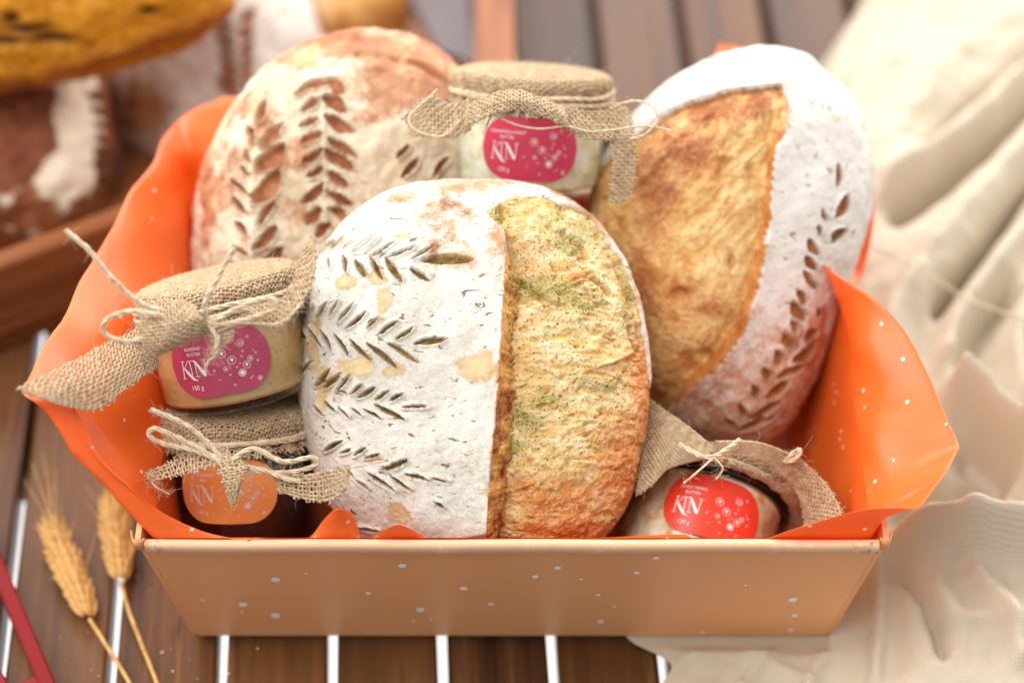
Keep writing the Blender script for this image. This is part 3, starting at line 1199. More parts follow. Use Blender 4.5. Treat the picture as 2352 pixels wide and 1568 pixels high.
def build_loaf(outline, cpx, depth, tilt, yaw, h, hb, N, fx, p=0.85, q=0.85, lump=0.003, clampbox=False):
    """dome whose rim outline is the photo outline carried on to the loaf's own tilted plane"""
    O = at(cpx[0], cpx[1], depth)
    t = math.radians(tilt)
    y = math.radians(yaw)
    n = np.array([math.sin(t) * math.sin(y), -math.sin(t) * math.cos(y), math.cos(t)])
    a = np.cross(np.array([0, 0, 1.0]), n)
    a = a / np.linalg.norm(a) if np.linalg.norm(a) > 1e-6 else np.array([1.0, 0, 0])
    if a[0] < 0: a = -a
    b = np.cross(n, a)
    ol = catmull(outline, 6, True)
    la, lb = [], []
    for (x, yy) in ol:
        Q = onplane(x, yy, O, n) - O
        la.append(Q @ a)
        lb.append(Q @ b)
    la, lb = np.array(la), np.array(lb)
    ang = np.arctan2(lb, la)
    rad = np.hypot(la, lb)
    o_ = np.argsort(ang)
    ang, rad = ang[o_], rad[o_]
    ang = np.concatenate([ang - 2 * PI, ang, ang + 2 * PI])
    rad = np.tile(rad, 3)
    r, ph = disc_grid(N)
    th = r * math.radians(150)
    R = np.interp(ph, ang, rad)
    st, ct = np.sin(th), np.cos(th)
    rr = np.where(th < PI / 2, np.abs(st) ** p, np.abs(st) ** 0.55)
    zz = np.where(th < PI / 2, h * np.abs(ct) ** q, -hb * np.abs(ct) ** 0.9)
    # outline evens out to a circle-ish dome towards the crown
    P = O + (rr * R * np.cos(ph))[..., None] * a + (rr * R * np.sin(ph))[..., None] * b + zz[..., None] * n
    P = P + (fbm(P * 22, 3) - 0.5)[..., None] * n * 2 * lump

    def normals(P):
        du = np.gradient(P, axis=0)
        dv_ = np.gradient(P, axis=1)
        nn = np.cross(du, dv_)
        nn /= np.linalg.norm(nn, axis=-1, keepdims=True) + 1e-12
        c = P - (O + n * 0.2 * h)
        if np.mean(np.sum(nn * c, -1)) < 0:
            nn = -nn
        return nn
    nn = normals(P)
    px, py = proj(P)
    view = CAM - P
    view /= np.linalg.norm(view, axis=-1, keepdims=True)
    facing = np.sum(nn * view, -1)
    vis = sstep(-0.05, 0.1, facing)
    loc = np.stack([(P - O) @ a, (P - O) @ b, (P - O) @ n], -1)
    disp, attrs = fx(px, py, vis, loc, P)
    P = P + nn * disp[..., None]
    if clampbox:
        zt_ = np.clip((P[..., 2] - BZ0) / (BZ1 - BZ0), 0, 1.0)
        yw = BB[1] + (BT[1] - BB[1]) * zt_ + 0.008
        P[..., 1] = np.where(P[..., 2] < 0.135, np.maximum(P[..., 1], yw), P[..., 1])
        yb = BB[2] + (BT[2] - BB[2]) * zt_ - 0.010
        P[..., 1] = np.where(P[..., 2] < 0.118, np.minimum(P[..., 1], yb), P[..., 1])
        P[..., 2] = np.maximum(P[..., 2], 0.0105)
    return P, attrs, O, n


def loaf_obj(name, P, attrs, O, mats, label, cat, parts, group=None):
    """split the one surface into its parts (crust, ear, bloom) by a per-vertex part id"""
    N = P.shape[0]
    F = grid_faces(N, N)
    V = P.reshape(-1, 3)
    A = {k: v.ravel() for k, v in attrs.items()}
    pid = A.pop('part').astype(int) if 'part' in A else np.zeros(len(V), int)
    # orientation
    f0 = F[len(F) // 2 + N // 2]
    nrm = np.cross(V[f0[1]] - V[f0[0]], V[f0[2]] - V[f0[0]])
    if nrm @ (V[f0[0]] - O) < 0:
        F = F[:, ::-1]
    base = V.copy()
    lowest = O.copy()
    lowest[2] = V[:, 2].min()
    root = thing(name, lowest, label, cat, group)
    fp = np.sort(pid[F], axis=1)[:, 1] if len(parts) > 1 else np.zeros(len(F), int)
    for k, pn in enumerate(parts):
        sel = F[fp == k]
        if len(sel) == 0:
            continue
        used, inv = np.unique(sel.ravel(), return_inverse=True)
        wpart(pn, V[used], inv.reshape(-1, 4), mats[k], root, True, {kk: vv[used] for kk, vv in A.items()})
    # underside closed
    bd = np.concatenate([np.arange(N) * N, (N - 1) * N + np.arange(1, N), (np.arange(N - 2, -1, -1)) * N + N - 1, np.arange(N - 2, 0, -1)])
    bd = bd[::4]
    c = V[bd].mean(0)
    Vb = np.concatenate([V[bd], [c]])
    n_ = len(bd)
    wpart('underside', Vb, [(i, (i + 1) % n_, n_) for i in range(n_)], mats[0], root, True, {kk: np.full(len(Vb), 0.0) for kk in A})
    return root


# ---- conversions from the enlarged views the features were read from
c8 = lambda x, y: (660.3 + x * .3844, 488.1 + y * .3844)
c5 = lambda x, y: (660.3 + x * .586, 373.2 + y * .586)
c2 = lambda x, y: (401.9 + x * .4028, 57.4 + y * .4028)
c4 = lambda x, y: (1320.7 + x * .6226, 86.1 + y * .6226)


def cv(conv, L, dw, k):
    out = []
    for c in L:
        w = (c[4] if len(c) > 4 else dw) * k * 1.04
        out.append((*conv(c[0], c[1]), *conv(c[2], c[3]), w))
    return out


# ------------------------------------------------------------------ front loaf
cuts_front = cv(c8, [
    (165, 240, 215, 180, 20), (205, 230, 275, 165, 22), (255, 235, 335, 145, 24), (335, 205, 410, 150, 12), (395, 220, 505, 135, 12), (470, 225, 555, 150, 12), (500, 265, 645, 175, 24), (610, 270, 765, 200, 26), (745, 275, 880, 205, 26), (830, 285, 1080, 300, 54),
    (190, 265, 200, 330, 14), (250, 265, 250, 340, 30), (330, 262, 355, 360, 34), (408, 290, 460, 380, 36), (500, 285, 565, 390, 34), (590, 280, 680, 410, 40), (740, 335, 840, 410, 34),
    (145, 575, 165, 540, 14), (170, 640, 240, 535, 34), (250, 620, 305, 530, 26), (305, 655, 385, 550, 28), (360, 690, 465, 595, 32), (480, 690, 545, 625, 24), (550, 725, 655, 650, 28), (655, 750, 748, 690, 26), (775, 785, 940, 755, 44),
    (90, 690, 120, 770, 22), (130, 690, 200, 800, 26), (200, 700, 265, 830, 32), (285, 735, 365, 850, 32), (380, 765, 485, 875, 32), (490, 790, 640, 915, 38), (610, 790, 770, 885, 34),
    (85, 960, 145, 895, 30), (165, 1035, 255, 945, 44), (225, 1050, 310, 965, 40), (295, 1060, 370, 980, 30), (380, 1080, 445, 1030, 26), (425, 1105, 520, 1045, 32), (525, 1115, 600, 1070, 24), (610, 1120, 690, 1085, 24), (690, 1165, 845, 1155, 20),
    (160, 1150, 215, 1210, 30), (225, 1130, 290, 1190, 24), (310, 1160, 370, 1230, 22), (390, 1165, 450, 1220, 16), (465, 1175, 560, 1235, 22), (535, 1150, 685, 1235, 34),
    (220, 1420, 320, 1370, 30), (320, 1440, 380, 1410, 20), (395, 1450, 470, 1405, 20), (470, 1470, 550, 1440, 20), (580, 1535, 715, 1480, 34)], 26, .3844)
cuts_front += cv(c5, [(320, 1215, 420, 1285, 20), (410, 1230, 480, 1280, 18), (270, 1240, 320, 1280, 12), (470, 1220, 560, 1245, 14), (240, 1205, 270, 1240, 14), (580, 1325, 615, 1352, 14), (270, 1430, 360, 1440, 16), (560, 1232, 640, 1248, 7)], 18, .586)
cuts_front = [(x1 - (x2 - x1) * .14, y1 - (y2 - y1) * .14, x2 + (x2 - x1) * .14, y2 + (y2 - y1) * .14, w * .95) for x1, y1, x2, y2, w in cuts_front]
E_line = np.array([(1117, 484), (1158, 531), (1163, 578), (1155, 666), (1150, 783), (1141, 900), (1129, 1018), (1120, 1135), (1116, 1246), (1112, 1320)], float)
R_line = np.array([(1122, 484), (1160, 531), (1168, 578), (1190, 637), (1190, 701), (1177, 754), (1177, 842), (1183, 900), (1177, 959), (1170, 1047), (1161, 1135), (1141, 1246), (1128, 1320)], float)
bloom_poly = [(1117, 486), (1158, 531), (1163, 578), (1155, 666), (1150, 783), (1141, 900), (1129, 1018), (1120, 1135), (1116, 1246), (1112, 1330), (1300, 1360), (1460, 1230), (1520, 1000), (1490, 890), (1479, 800), (1464, 700), (1428, 600), (1352, 502), (1240, 452), (1180, 452)]


def fx_front(px, py, vis, loc, P):
    n2 = fbm(np.stack([px / 16, py / 16, px * 0], -1), 3)
    jag = (n2 - 0.5) * 14
    sd = sdist(px + jag * 0.25, py + jag * 0.25, bloom_poly)
    bloom = sstep(-1.5, 1.5, sd) * vis
    ex = np.interp(py, E_line[:, 1], E_line[:, 0])
    rx = np.interp(py, R_line[:, 1], R_line[:, 0]) + jag * 1.6 + (fbm(np.stack([px * 0, py / 5, px * 0 + 7], -1), 2) - .5) * 16 + 3
    fade = sstep(500, 590, py)
    dE = px - ex
    # ear: from the lip of the crust down to the crumb
    tE = np.clip((px - ex) / np.maximum(rx - ex, 2), 0, 1)
    ear = ((dE > 0) & (px < rx) & (py > 520)).astype(float) * vis
    lift = 0.0075 * fade * sstep(1330, 1230, py) * np.exp(-np.clip(-dE, 0, 400) / 85.0)
    drop = -0.0085 * fade * np.exp(-np.clip(px - rx, 0, 400) / 110.0)
    disp = np.where(dE <= 0, lift, lift * (1 - tE) + drop * tE) * vis
    # crumb strands
    w = np.stack([loc[..., 0] * 75 + 2 * fbm(P * 40, 2), loc[..., 1] * 330 + 5 * fbm(P * 30, 2), loc[..., 2] * 60], -1)
    strand = ridged(w, 4)
    lumps = fbm(P * 75, 4)
    up = sstep(900, 700, py)
    disp = disp + bloom * ((strand - 0.6) * 0.0015 + (lumps - 0.5) * 0.0050 + (fbm(P * 210, 3) - .5) * 0.0030)
    # tears and cells in the crumb
    grooves = [([c5(1235, 335), c5(1290, 400), c5(1345, 520), c5(1375, 640), c5(1388, 740)], 5.5, 0.0045),
               ([c5(1185, 440), c5(1240, 480), c5(1300, 560), c5(1340, 640), c5(1372, 760)], 5.0, 0.0040),
               ([c5(1120, 305), c5(1165, 345), c5(1178, 390)], 4.5, 0.0035), ([c5(910, 440), c5(960, 490), c5(1050, 545), c5(1110, 560)], 4.5, 0.0030),
               ([c5(1040, 390), c5(1062, 420), c5(1050, 445)], 3.5, 0.002), ([c5(880, 1235), c5(930, 1290), c5(900, 1305)], 5, 0.003),
               ([c5(1150, 620), c5(1200, 660), c5(1290, 700)], 3.5, 0.002), ([c5(880, 300), c5(950, 270), c5(1000, 275)], 4, 0.003), ([c5(780, 180), c5(830, 165), c5(840, 230)], 4, 0.003)]
    hole = np.zeros(px.shape)
    for pts, wd, dp in grooves:
        g = np.exp(-(polydist(px + jag * .3, py + jag * .3, catmull(pts, 4).tolist()) / wd) ** 2)
        g = g * sstep(.3, .55, fbm(P * 80 + wd, 3))
        disp = disp - g * dp * .8 * vis * bloom
        hole = np.maximum(hole, g * 0.7)
    r_ = np.random.default_rng(3)
    for k in range(150):
        x, y_ = r_.uniform(1185, 1475), r_.uniform(470, 1230)
        rr = r_.uniform(2.0, 6.5)
        if r_.random() < .25: rr *= 1.5
        e = np.exp(-(((px - x) / (rr * r_.uniform(1, 2))) ** 2 + ((py - y_) / (rr * .75)) ** 2) ** 1.6)
        disp = disp - e * 0.0014 * bloom
        hole = np.maximum(hole, e * 0.30)
    # raised crisp flakes
    for (x, y_, rx_, ry_) in ((*c5(1130, 445), 26, 9), (*c5(930, 1275), 26, 7), (*c5(1290, 770), 40, 5), (*c5(1130, 470), 20, 6)):
        disp = disp + 0.003 * np.exp(-((px - x) / rx_) ** 2 - ((py - y_ + (px - x) * .4) / ry_) ** 2) * bloom
    crustm = 1 - np.clip(bloom + ear, 0, 1)
    # thin crust rim at the far right of the tear
    disp = disp + 0.002 * np.exp(-((sd + 5) / 6) ** 2) * (px > 1250) * vis
    # flour crust
    cut, lip = cutfield(px, py, cuts_front)
    cut = cut * vis * crustm
    disp = disp - cut * 0.0024 + lip * 0.0017 * crustm * vis
    disp = disp + crustm * ((fbm(P * 300, 3) - .5) * 0.0012 + (fbm(P * 90 + 4, 3) - .5) * 0.0012)
    # flaking cracks: real hairline grooves
    cr = np.abs(fbm(P * np.array([60, 60, 60]) + 3, 4) - 0.5)
    crm = 0 * cr
    disp = disp - crm * 0.0008
    ear_tex = ridged(np.stack([px / 7, py / 26, px * 0], -1), 4)
    disp = disp + ear * (ear_tex - .55) * 0.006 + ear * (fbm(P * 110, 4) - .5) * 0.010
    wx = px + (fbm(P * 55 + 1, 3) - .5) * 60
    wy = py + (fbm(P * 55 + 7, 3) - .5) * 50
    patches = mask_blob(wx, wy, [(*c8(330, 420), 36, 26), (*c8(570, 500), 26, 40), (*c8(720, 130), 26, 16), (*c8(400, 930), 50, 26), (*c8(600, 950), 42, 24), (*c8(1120, 900), 52, 44), (*c8(200, 1090), 26, 50), (*c8(140, 780), 22, 70), (*c8(240, 1000), 30, 40), (*c8(560, 380), 26, 20), (*c5(440, 1375), 30, 26)])
    pn = fbm(P * 90 + 4, 4)
    patch = sstep(0.15, 1.0, patches + (pn - .5) * 1.1)
    flour = 1.0 - patch * 0.78
    edgeb = mask_blob(px, py, [(1145, 560, 40, 60), (1075, 425, 130, 28), (930, 455, 70, 20)])
    flour = flour - 0.55 * edgeb - 0.35 * sstep(60, 0, -dE) * (dE < 0) * sstep(0.45, 0.65, fbm(P * 60, 3)) * fade
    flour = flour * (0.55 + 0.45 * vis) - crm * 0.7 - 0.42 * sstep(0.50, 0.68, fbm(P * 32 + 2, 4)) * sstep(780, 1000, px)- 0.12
    flour = flour - 0.5 * lip * sstep(.4, .6, fbm(P * 110 + 3, 2))
    rimb = sstep(-16, -2, sd) * (px > 1200) * (sd < 0)
    flour = np.clip(flour - 0.15 * rimb, 0, 1) * crustm
    green = mask_blob(px, py, [(*c5(920, 470), 30, 24), (*c5(1180, 545), 60, 30), (*c5(1000, 940), 70, 34), (*c5(940, 1010), 50, 44), (*c5(900, 1120), 26, 40), (*c5(825, 190), 34, 22), (*c5(1340, 560), 26, 80), (*c5(1120, 330), 40, 30), (*c5(1000, 480), 90, 30), (*c5(1250, 880), 60, 20)])
    brown = mask_blob(px, py, [(*c5(1330, 1200), 90, 150), (*c5(1050, 1330), 130, 70), (*c5(1385, 860), 30, 120), (*c5(920, 1270), 44, 20), (*c5(1130, 445), 30, 14), (*c5(1100, 1470), 190, 60), (*c5(1400, 1000), 20, 90), (*c5(1330, 760), 40, 12), (*c5(830, 1380), 30, 60)]) * 1.0
    brown = np.maximum(brown, ear * (0.05 + 0.75 * sstep(.4, .62, fbm(P * 95 + 6, 3)) + 0.3 * sstep(780, 900, py)))
    part = np.where(ear > .5, 1, np.where(bloom > .5, 2, 0))
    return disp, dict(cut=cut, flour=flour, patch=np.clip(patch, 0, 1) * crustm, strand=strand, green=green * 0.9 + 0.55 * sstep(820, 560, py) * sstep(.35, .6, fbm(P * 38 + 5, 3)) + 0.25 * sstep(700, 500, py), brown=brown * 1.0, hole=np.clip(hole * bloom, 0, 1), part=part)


mat_front_crust = bread_mat('floured_pesto_crust', (S(150, 104, 66), S(188, 142, 100), S(206, 168, 128)), (S(74, 56, 22), S(116, 92, 42), S(164, 136, 76)), (S(196, 188, 174), S(224, 218, 206)), 0.26, 0.66, patch=(S(198, 170, 124), S(216, 194, 154)), crack=0.9)
mat_front_bloom = bloom_mat('pesto_crumb', S(240, 220, 172), S(216, 166, 78), S(208, 126, 50), S(152, 142, 52), (90, 200, 90), dark=S(168, 88, 32))
mat_front_ear = bloom_mat('baked_ear', S(232, 182, 98), S(206, 136, 54), S(172, 84, 28), S(130, 114, 34), (160, 90, 160))
P, A, O, n = build_loaf([(1055, 418), (1200, 424), (1320, 470), (1418, 575), (1474, 715), (1490, 880), (1478, 1030), (1430, 1180), (1340, 1275), (1210, 1325), (1050, 1330), (900, 1290), (790, 1205), (722, 1080), (690, 930), (692, 780), (716, 640), (775, 530), (850, 468), (940, 430)],
                        (1095, 865), 1.355, 37, 0, 0.062, 0.030, 620, fx_front, p=0.80, q=0.80, lump=0.002, clampbox=True)
front_loaf = loaf_obj('sourdough_loaf', P, A, O, [mat_front_crust, mat_front_ear, mat_front_bloom],
                      'large front loaf, half floured with leaf slashes, half torn open green crumb', 'bread', ['crust', 'ear', 'crumb'], 'loaves in the gift tray')

# ------------------------------------------------------------------ back left loaf
cuts_left = cv(c2, [
    (735, 375, 905, 305, 50), (730, 485, 825, 435, 40), (720, 580, 810, 535, 36), (735, 670, 825, 615, 44), (740, 780, 835, 710, 40), (765, 870, 835, 810, 40), (740, 1010, 835, 920, 50), (755, 1130, 830, 1055, 46), (805, 1205, 880, 1140, 46),
    (890, 345, 965, 375, 56), (860, 425, 965, 480, 64), (870, 535, 1000, 600, 60), (890, 655, 1015, 745, 44), (875, 720, 1000, 825, 60), (880, 850, 975, 915, 56), (885, 960, 995, 1025, 46), (890, 1050, 975, 1105, 48), (690, 405, 760, 375, 20),
    (470, 560, 520, 440, 50), (500, 690, 605, 575, 52), (480, 820, 605, 700, 82), (465, 1000, 585, 860, 92), (480, 1130, 560, 1020, 36), (465, 1265, 575, 1165, 54), (480, 1410, 600, 1290, 62),
    (425, 590, 460, 680, 34), (400, 720, 430, 780, 28), (370, 810, 420, 850, 28), (340, 890, 435, 985, 30), (330, 990, 410, 1065, 42), (340, 1130, 415, 1200, 46), (350, 1260, 420, 1320, 28), (335, 1350, 420, 1415, 38),
    (1275, 755, 1330, 690, 26), (1310, 860, 1380, 770, 34), (1480, 860, 1560, 760, 30)], 40, .4028)
cuts_left = [(x1 - (x2 - x1) * .18, y1 - (y2 - y1) * .18, x2 + (x2 - x1) * .18, y2 + (y2 - y1) * .18, w * 1.22) for x1, y1, x2, y2, w in cuts_left]


def fx_left(px, py, vis, loc, P):
    cut, lip = cutfield(px, py, cuts_left)
    cut = cut * vis
    sp = np.exp(-(polydist(px, py, [c2(855, 380), c2(850, 700), c2(860, 1120)]) / 7) ** 2) + np.exp(-(polydist(px, py, [c2(480, 640), c2(450, 900), c2(455, 1400)]) / 7) ** 2)
    disp = -cut * 0.0042 + lip * 0.0030 * vis + sp * 0.0022 * vis + (fbm(P * 160, 3) - .5) * 0.0032 + (fbm(P * 45, 3) - .5) * 0.006
    tr = np.exp(-(polydist(px, py, [c2(1040, 165), c2(1200, 175), c2(1400, 230), c2(1560, 330), c2(1640, 430)]) / 6) ** 2)
    disp = disp - tr * 0.003 * vis
    brown = mask_blob(px, py, [(*c2(1370, 260), 150, 84), (*c2(1000, 110), 170, 34), (*c2(1500, 450), 50, 60), (*c2(700, 200), 60, 24), (*c2(180, 900), 18, 140)])
    flour = 0.86 - 0.75 * brown
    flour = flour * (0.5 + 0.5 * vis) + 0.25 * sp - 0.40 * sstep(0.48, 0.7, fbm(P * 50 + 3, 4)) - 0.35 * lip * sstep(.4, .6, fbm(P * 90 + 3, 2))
    orange = mask_blob(px, py, [(*c2(1085, 835), 14, 12), (*c2(1030, 800), 10, 16)])
    patch = np.clip(orange + 0.6 * sstep(0.55, 0.7, fbm(P * 70 + 8, 3)), 0, 1)
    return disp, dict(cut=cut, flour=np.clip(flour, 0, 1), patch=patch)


mat_left = bread_mat('wheat_scored_crust', (S(150, 92, 62), S(186, 128, 92), S(208, 160, 124)), (S(138, 80, 50), S(168, 108, 74), S(194, 140, 104)), (S(204, 184, 152), S(224, 210, 186)), 0.30, 0.78, patch=(S(214, 176, 122), S(226, 196, 150)), crack=0.2)
P, A, O, n = build_loaf([(880, 70), (980, 92), (1060, 160), (1110, 280), (1120, 420), (1090, 580), (1010, 710), (880, 790), (720, 800), (570, 770), (470, 690), (446, 560), (462, 420), (500, 310), (560, 210), (640, 130), (750, 78)],
                        (790, 440), 1.445, 50, -4, 0.058, 0.022, 440, fx_left, p=0.80, q=0.85, lump=0.003, clampbox=True)
left_loaf = loaf_obj('sourdough_loaf', P, A, O, [mat_left], 'cream crusted loaf with two wheat stalk scorings, back left of the gift tray', 'bread', ['crust'], 'loaves in the gift tray')

# ------------------------------------------------------------------ right loaf
cuts_right = cv(c4, [(975, 460, 970, 560, 28), (1015, 580, 960, 670, 44), (1000, 700, 945, 760, 40), (910, 630, 930, 680, 18), (895, 690, 910, 735, 18), (860, 740, 900, 810, 34), (850, 805, 895, 865, 32), (838, 860, 905, 935, 28), (815, 930, 860, 990, 34), (800, 970, 850, 1055, 44), (795, 1040, 825, 1095, 26), (770, 1090, 800, 1155, 34), (735, 1155, 765, 1215, 34), (693, 1215, 720, 1275, 32), (655, 1280, 675, 1340, 30), (610, 1350, 625, 1410, 24), (560, 1400, 585, 1450, 28), (890, 1000, 912, 1030, 18), (845, 1115, 895, 1080, 34), (800, 1195, 885, 1145, 40), (745, 1260, 840, 1210, 30), (700, 1330, 790, 1280, 40), (640, 1405, 760, 1350, 30), (590, 1450, 740, 1400, 26)], 28, .6226)
bloom_r = [c4(*p) for p in ((270, 330), (320, 285), (420, 240), (560, 197), (760, 175), (785, 230), (775, 330), (735, 430), (722, 560), (715, 680), (690, 820), (670, 930), (620, 1080), (540, 1190), (440, 1280), (385, 1350), (330, 1400), (200, 1300), (60, 1050), (20, 700), (90, 480))]
lip_r = [c4(*p) for p in ((785, 230), (775, 330), (735, 430), (722, 560), (715, 680), (690, 820), (670, 930), (620, 1080), (540, 1190), (440, 1280), (385, 1350))]
lip_t = [c4(*p) for p in ((270, 330), (320, 285), (420, 240), (560, 197), (760, 175))]


def fx_right(px, py, vis, loc, P):
    n2 = fbm(np.stack([px / 18, py / 18, px * 0], -1), 3)
    jag = (n2 - .5) * 16
    sd = sdist(px + jag * .4, py + jag * .4, bloom_r)
    bloom = sstep(-1.5, 1.5, sd) * vis
    dl = polydist(px, py, lip_r)
    dt = polydist(px, py, lip_t)
    rise = sstep(200, 330, py)
    lift = 0.004 * np.exp(-dl / 40.0) * (sd < 0) * rise + 0.002 * np.exp(-dt / 35.0) * (sd < 0)
    w_ear = 10 + jag * 0.5 + 8 * sstep(400, 800, py)
    ear = ((sd > 0) & (dl < w_ear) & (py > 300)).astype(float) * vis
    drop = np.where(sd > 0, -0.007 * np.exp(-np.clip(dl - w_ear, 0, 400) / 60.0) * rise * np.clip(dl / np.maximum(w_ear, 1), 0, 1) + 0.006 * np.exp(-dl / 5) * rise - 0.005 * np.exp(-dt / 16.0), 0)
    disp = (lift + drop) * vis
    ca, sa = math.cos(math.radians(52)), math.sin(math.radians(52))
    u = loc[..., 0] * ca + loc[..., 1] * sa
    v = -loc[..., 0] * sa + loc[..., 1] * ca
    strand = ridged(np.stack([u * 45 + 2 * fbm(P * 30, 2), v * 150 + 4 * fbm(P * 24, 2), loc[..., 2] * 50], -1), 4)
    up = sstep(620, 300, py)
    disp = disp + bloom * ((strand - .6) * (0.0024 + 0.0026 * up) + (fbm(P * 65, 4) - .5) * 0.0048)
    cut, lip = cutfield(px, py, cuts_right)
    crustm = 1 - np.clip(bloom + ear, 0, 1)
    cut = cut * vis * crustm
    disp = disp - cut * 0.003 + lip * 0.001 * vis * crustm + crustm * ((fbm(P * 220, 3) - .5) * 0.0013 + (fbm(P * 70, 3) - .5) * 0.0018)
    hole = np.zeros(px.shape)
    for (x, y_, rx_, ry_) in ((*c4(545, 455), 22, 8), (*c4(580, 820), 10, 24), (*c4(650, 480), 12, 10), (*c4(390, 945), 20, 14), (*c4(410, 1210), 18, 30), (*c4(480, 1180), 20, 12)):
        e = np.exp(-(((px - x) / rx_) ** 2 + ((py - y_) / ry_) ** 2) ** 1.5)
        disp = disp - 0.003 * e * bloom
        hole = np.maximum(hole, e * .7)
    brown = mask_blob(px, py, [(*c4(300, 560), 60, 130), (*c4(400, 940), 60, 40), (*c4(520, 1000), 60, 30), (*c4(250, 900), 60, 110), (*c4(560, 260), 120, 40), (*c4(200, 1150), 60, 120), (*c4(420, 440), 90, 60)])
    cream = mask_blob(px, py, [(*c4(640, 560), 60, 120), (*c4(620, 800), 60, 90), (*c4(560, 700), 60, 60)])
    brown = np.clip(brown * .85 - cream * .5, 0, 1)
    brown = np.maximum(brown, ear * 0.55)
    brown = np.clip(brown + 0.45 * sstep(0.66, 0.8, strand) * up, 0, 1)
    fl = 0.98 - 0.52 * sstep(560, 900, py) - 0.18 * mask_blob(px, py, [(*c4(1060, 400), 40, 160), (*c4(900, 220), 70, 60)]) + 0.25 * np.exp(-((px - 1790) / 60) ** 2 - ((py - 420) / 150) ** 2)
    fl = fl - 0.3 * lip - 0.30 * sstep(.52, .7, fbm(P * 60 + 1, 4)) * sstep(420, 700, py)
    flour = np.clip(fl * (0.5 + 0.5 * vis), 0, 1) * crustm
    part = np.where(ear > .5, 1, np.where(bloom > .5, 2, 0))
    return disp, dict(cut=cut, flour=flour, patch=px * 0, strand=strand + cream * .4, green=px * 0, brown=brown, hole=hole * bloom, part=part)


mat_right_crust = bread_mat('white_floured_crust', (S(160, 104, 74), S(192, 140, 108), S(210, 168, 138)), (S(124, 74, 32), S(158, 102, 50), S(186, 134, 80)), (S(202, 193, 182), S(226, 220, 210)), 0.34, 0.70, patch=None, crack=0.55)
mat_right_bloom = bloom_mat('golden_torn_crumb', S(232, 198, 134), S(208, 140, 60), S(170, 84, 34), None, (60, 60, 120))
mat_right_ear = bloom_mat('golden_ear', S(214, 150, 80), S(196, 120, 52), S(160, 84, 34), None, (80, 60, 80))
P, A, O, n = build_loaf([c4(*p) for p in ((700, 33), (830, 60), (905, 122), (1005, 220), (1072, 370), (1092, 510), (1080, 640), (1030, 800), (975, 960), (930, 1120), (860, 1290), (760, 1450), (640, 1520), (480, 1510), (320, 1420), (180, 1250), (80, 1020), (40, 780), (60, 560), (130, 390), (230, 270), (340, 165), (450, 100), (560, 55))],
                        (1700, 560), 1.435, 45, 6, 0.060, 0.022, 480, fx_right, p=0.78, q=0.85, lump=0.003, clampbox=True)
right_loaf = loaf_obj('sourdough_loaf', P, A, O, [mat_right_crust, mat_right_ear, mat_right_bloom], 'oval loaf with wide golden split and thick white flour, back right of the gift tray', 'bread', ['crust', 'ear', 'crumb'], 'loaves in the gift tray')


# ------------------------------------------------------------------ loaves in the crate (far out of focus)
def fx_band(px, py, vis, loc, P):
    ban = mask_blob(px, py, [(172, 280, 50, 150), (140, 410, 75, 60), (190, 180, 45, 60)])
    ban = sstep(0.1, 1.0, ban + (fbm(P * 60, 4) - .5) * 1.0)
    cut, lip = cutfield(px, py, [(205 + 3 * k, 215 + k * 32, 235 + 2 * k, 235 + k * 32, 16) for k in range(7)])
    flour = np.clip(ban * 1.2 + 0.75 * sstep(0.55, 0.75, fbm(P * 60 + 2, 4)) * sstep(330, 460, py) + 0.12, 0, 1)
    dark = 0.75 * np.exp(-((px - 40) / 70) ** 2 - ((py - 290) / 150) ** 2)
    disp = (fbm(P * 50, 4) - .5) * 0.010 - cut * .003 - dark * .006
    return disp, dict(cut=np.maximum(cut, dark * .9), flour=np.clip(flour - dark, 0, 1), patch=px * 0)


def fx_scored(px, py, vis, loc, P):
    cuts = []
    for k in range(9):
        cuts.append((470 + 6 * k, 10 + 26 * k, 530 + 4 * k, 34 + 26 * k, 20))
        cuts.append((590 - 2 * k, 20 + 24 * k, 540 + 3 * k, 50 + 24 * k, 20))
    cut, lip = cutfield(px, py, cuts)
    br = mask_blob(px, py, [(330, 250, 110, 120), (520, 190, 40, 40)])
    flour = np.clip(1.0 - 0.85 * br + 0.15, 0, 1)
    return (fbm(P * 45, 4) - .5) * 0.007 - cut * .004 + lip * .001, dict(cut=cut, flour=flour, patch=px * 0)


def fx_yellow(px, py, vis, loc, P):
    rd = np.exp(-(polydist(px, py, [(-60, 190), (100, 165), (260, 120), (420, 60), (540, 0)]) / 20) ** 2)
    dk = mask_blob(px, py, [(25, 45, 22, 18), (120, 95, 60, 12), (20, 95, 40, 12), (345, 30, 20, 12), (60, 70, 60, 14)])
    disp = (fbm(P * 40, 4) - .5) * 0.014 + rd * .004 - dk * .006
    return disp, dict(cut=np.clip(dk, 0, 1), flour=0.22 * rd, patch=np.clip(1 - rd * 1.1, 0, 1))


def fx_plain(px, py, vis, loc, P):
    return (fbm(P * 40, 4) - .5) * 0.010, dict(cut=px * 0, flour=px * 0 + 0.22 + .3 * (px < 760), patch=px * 0)


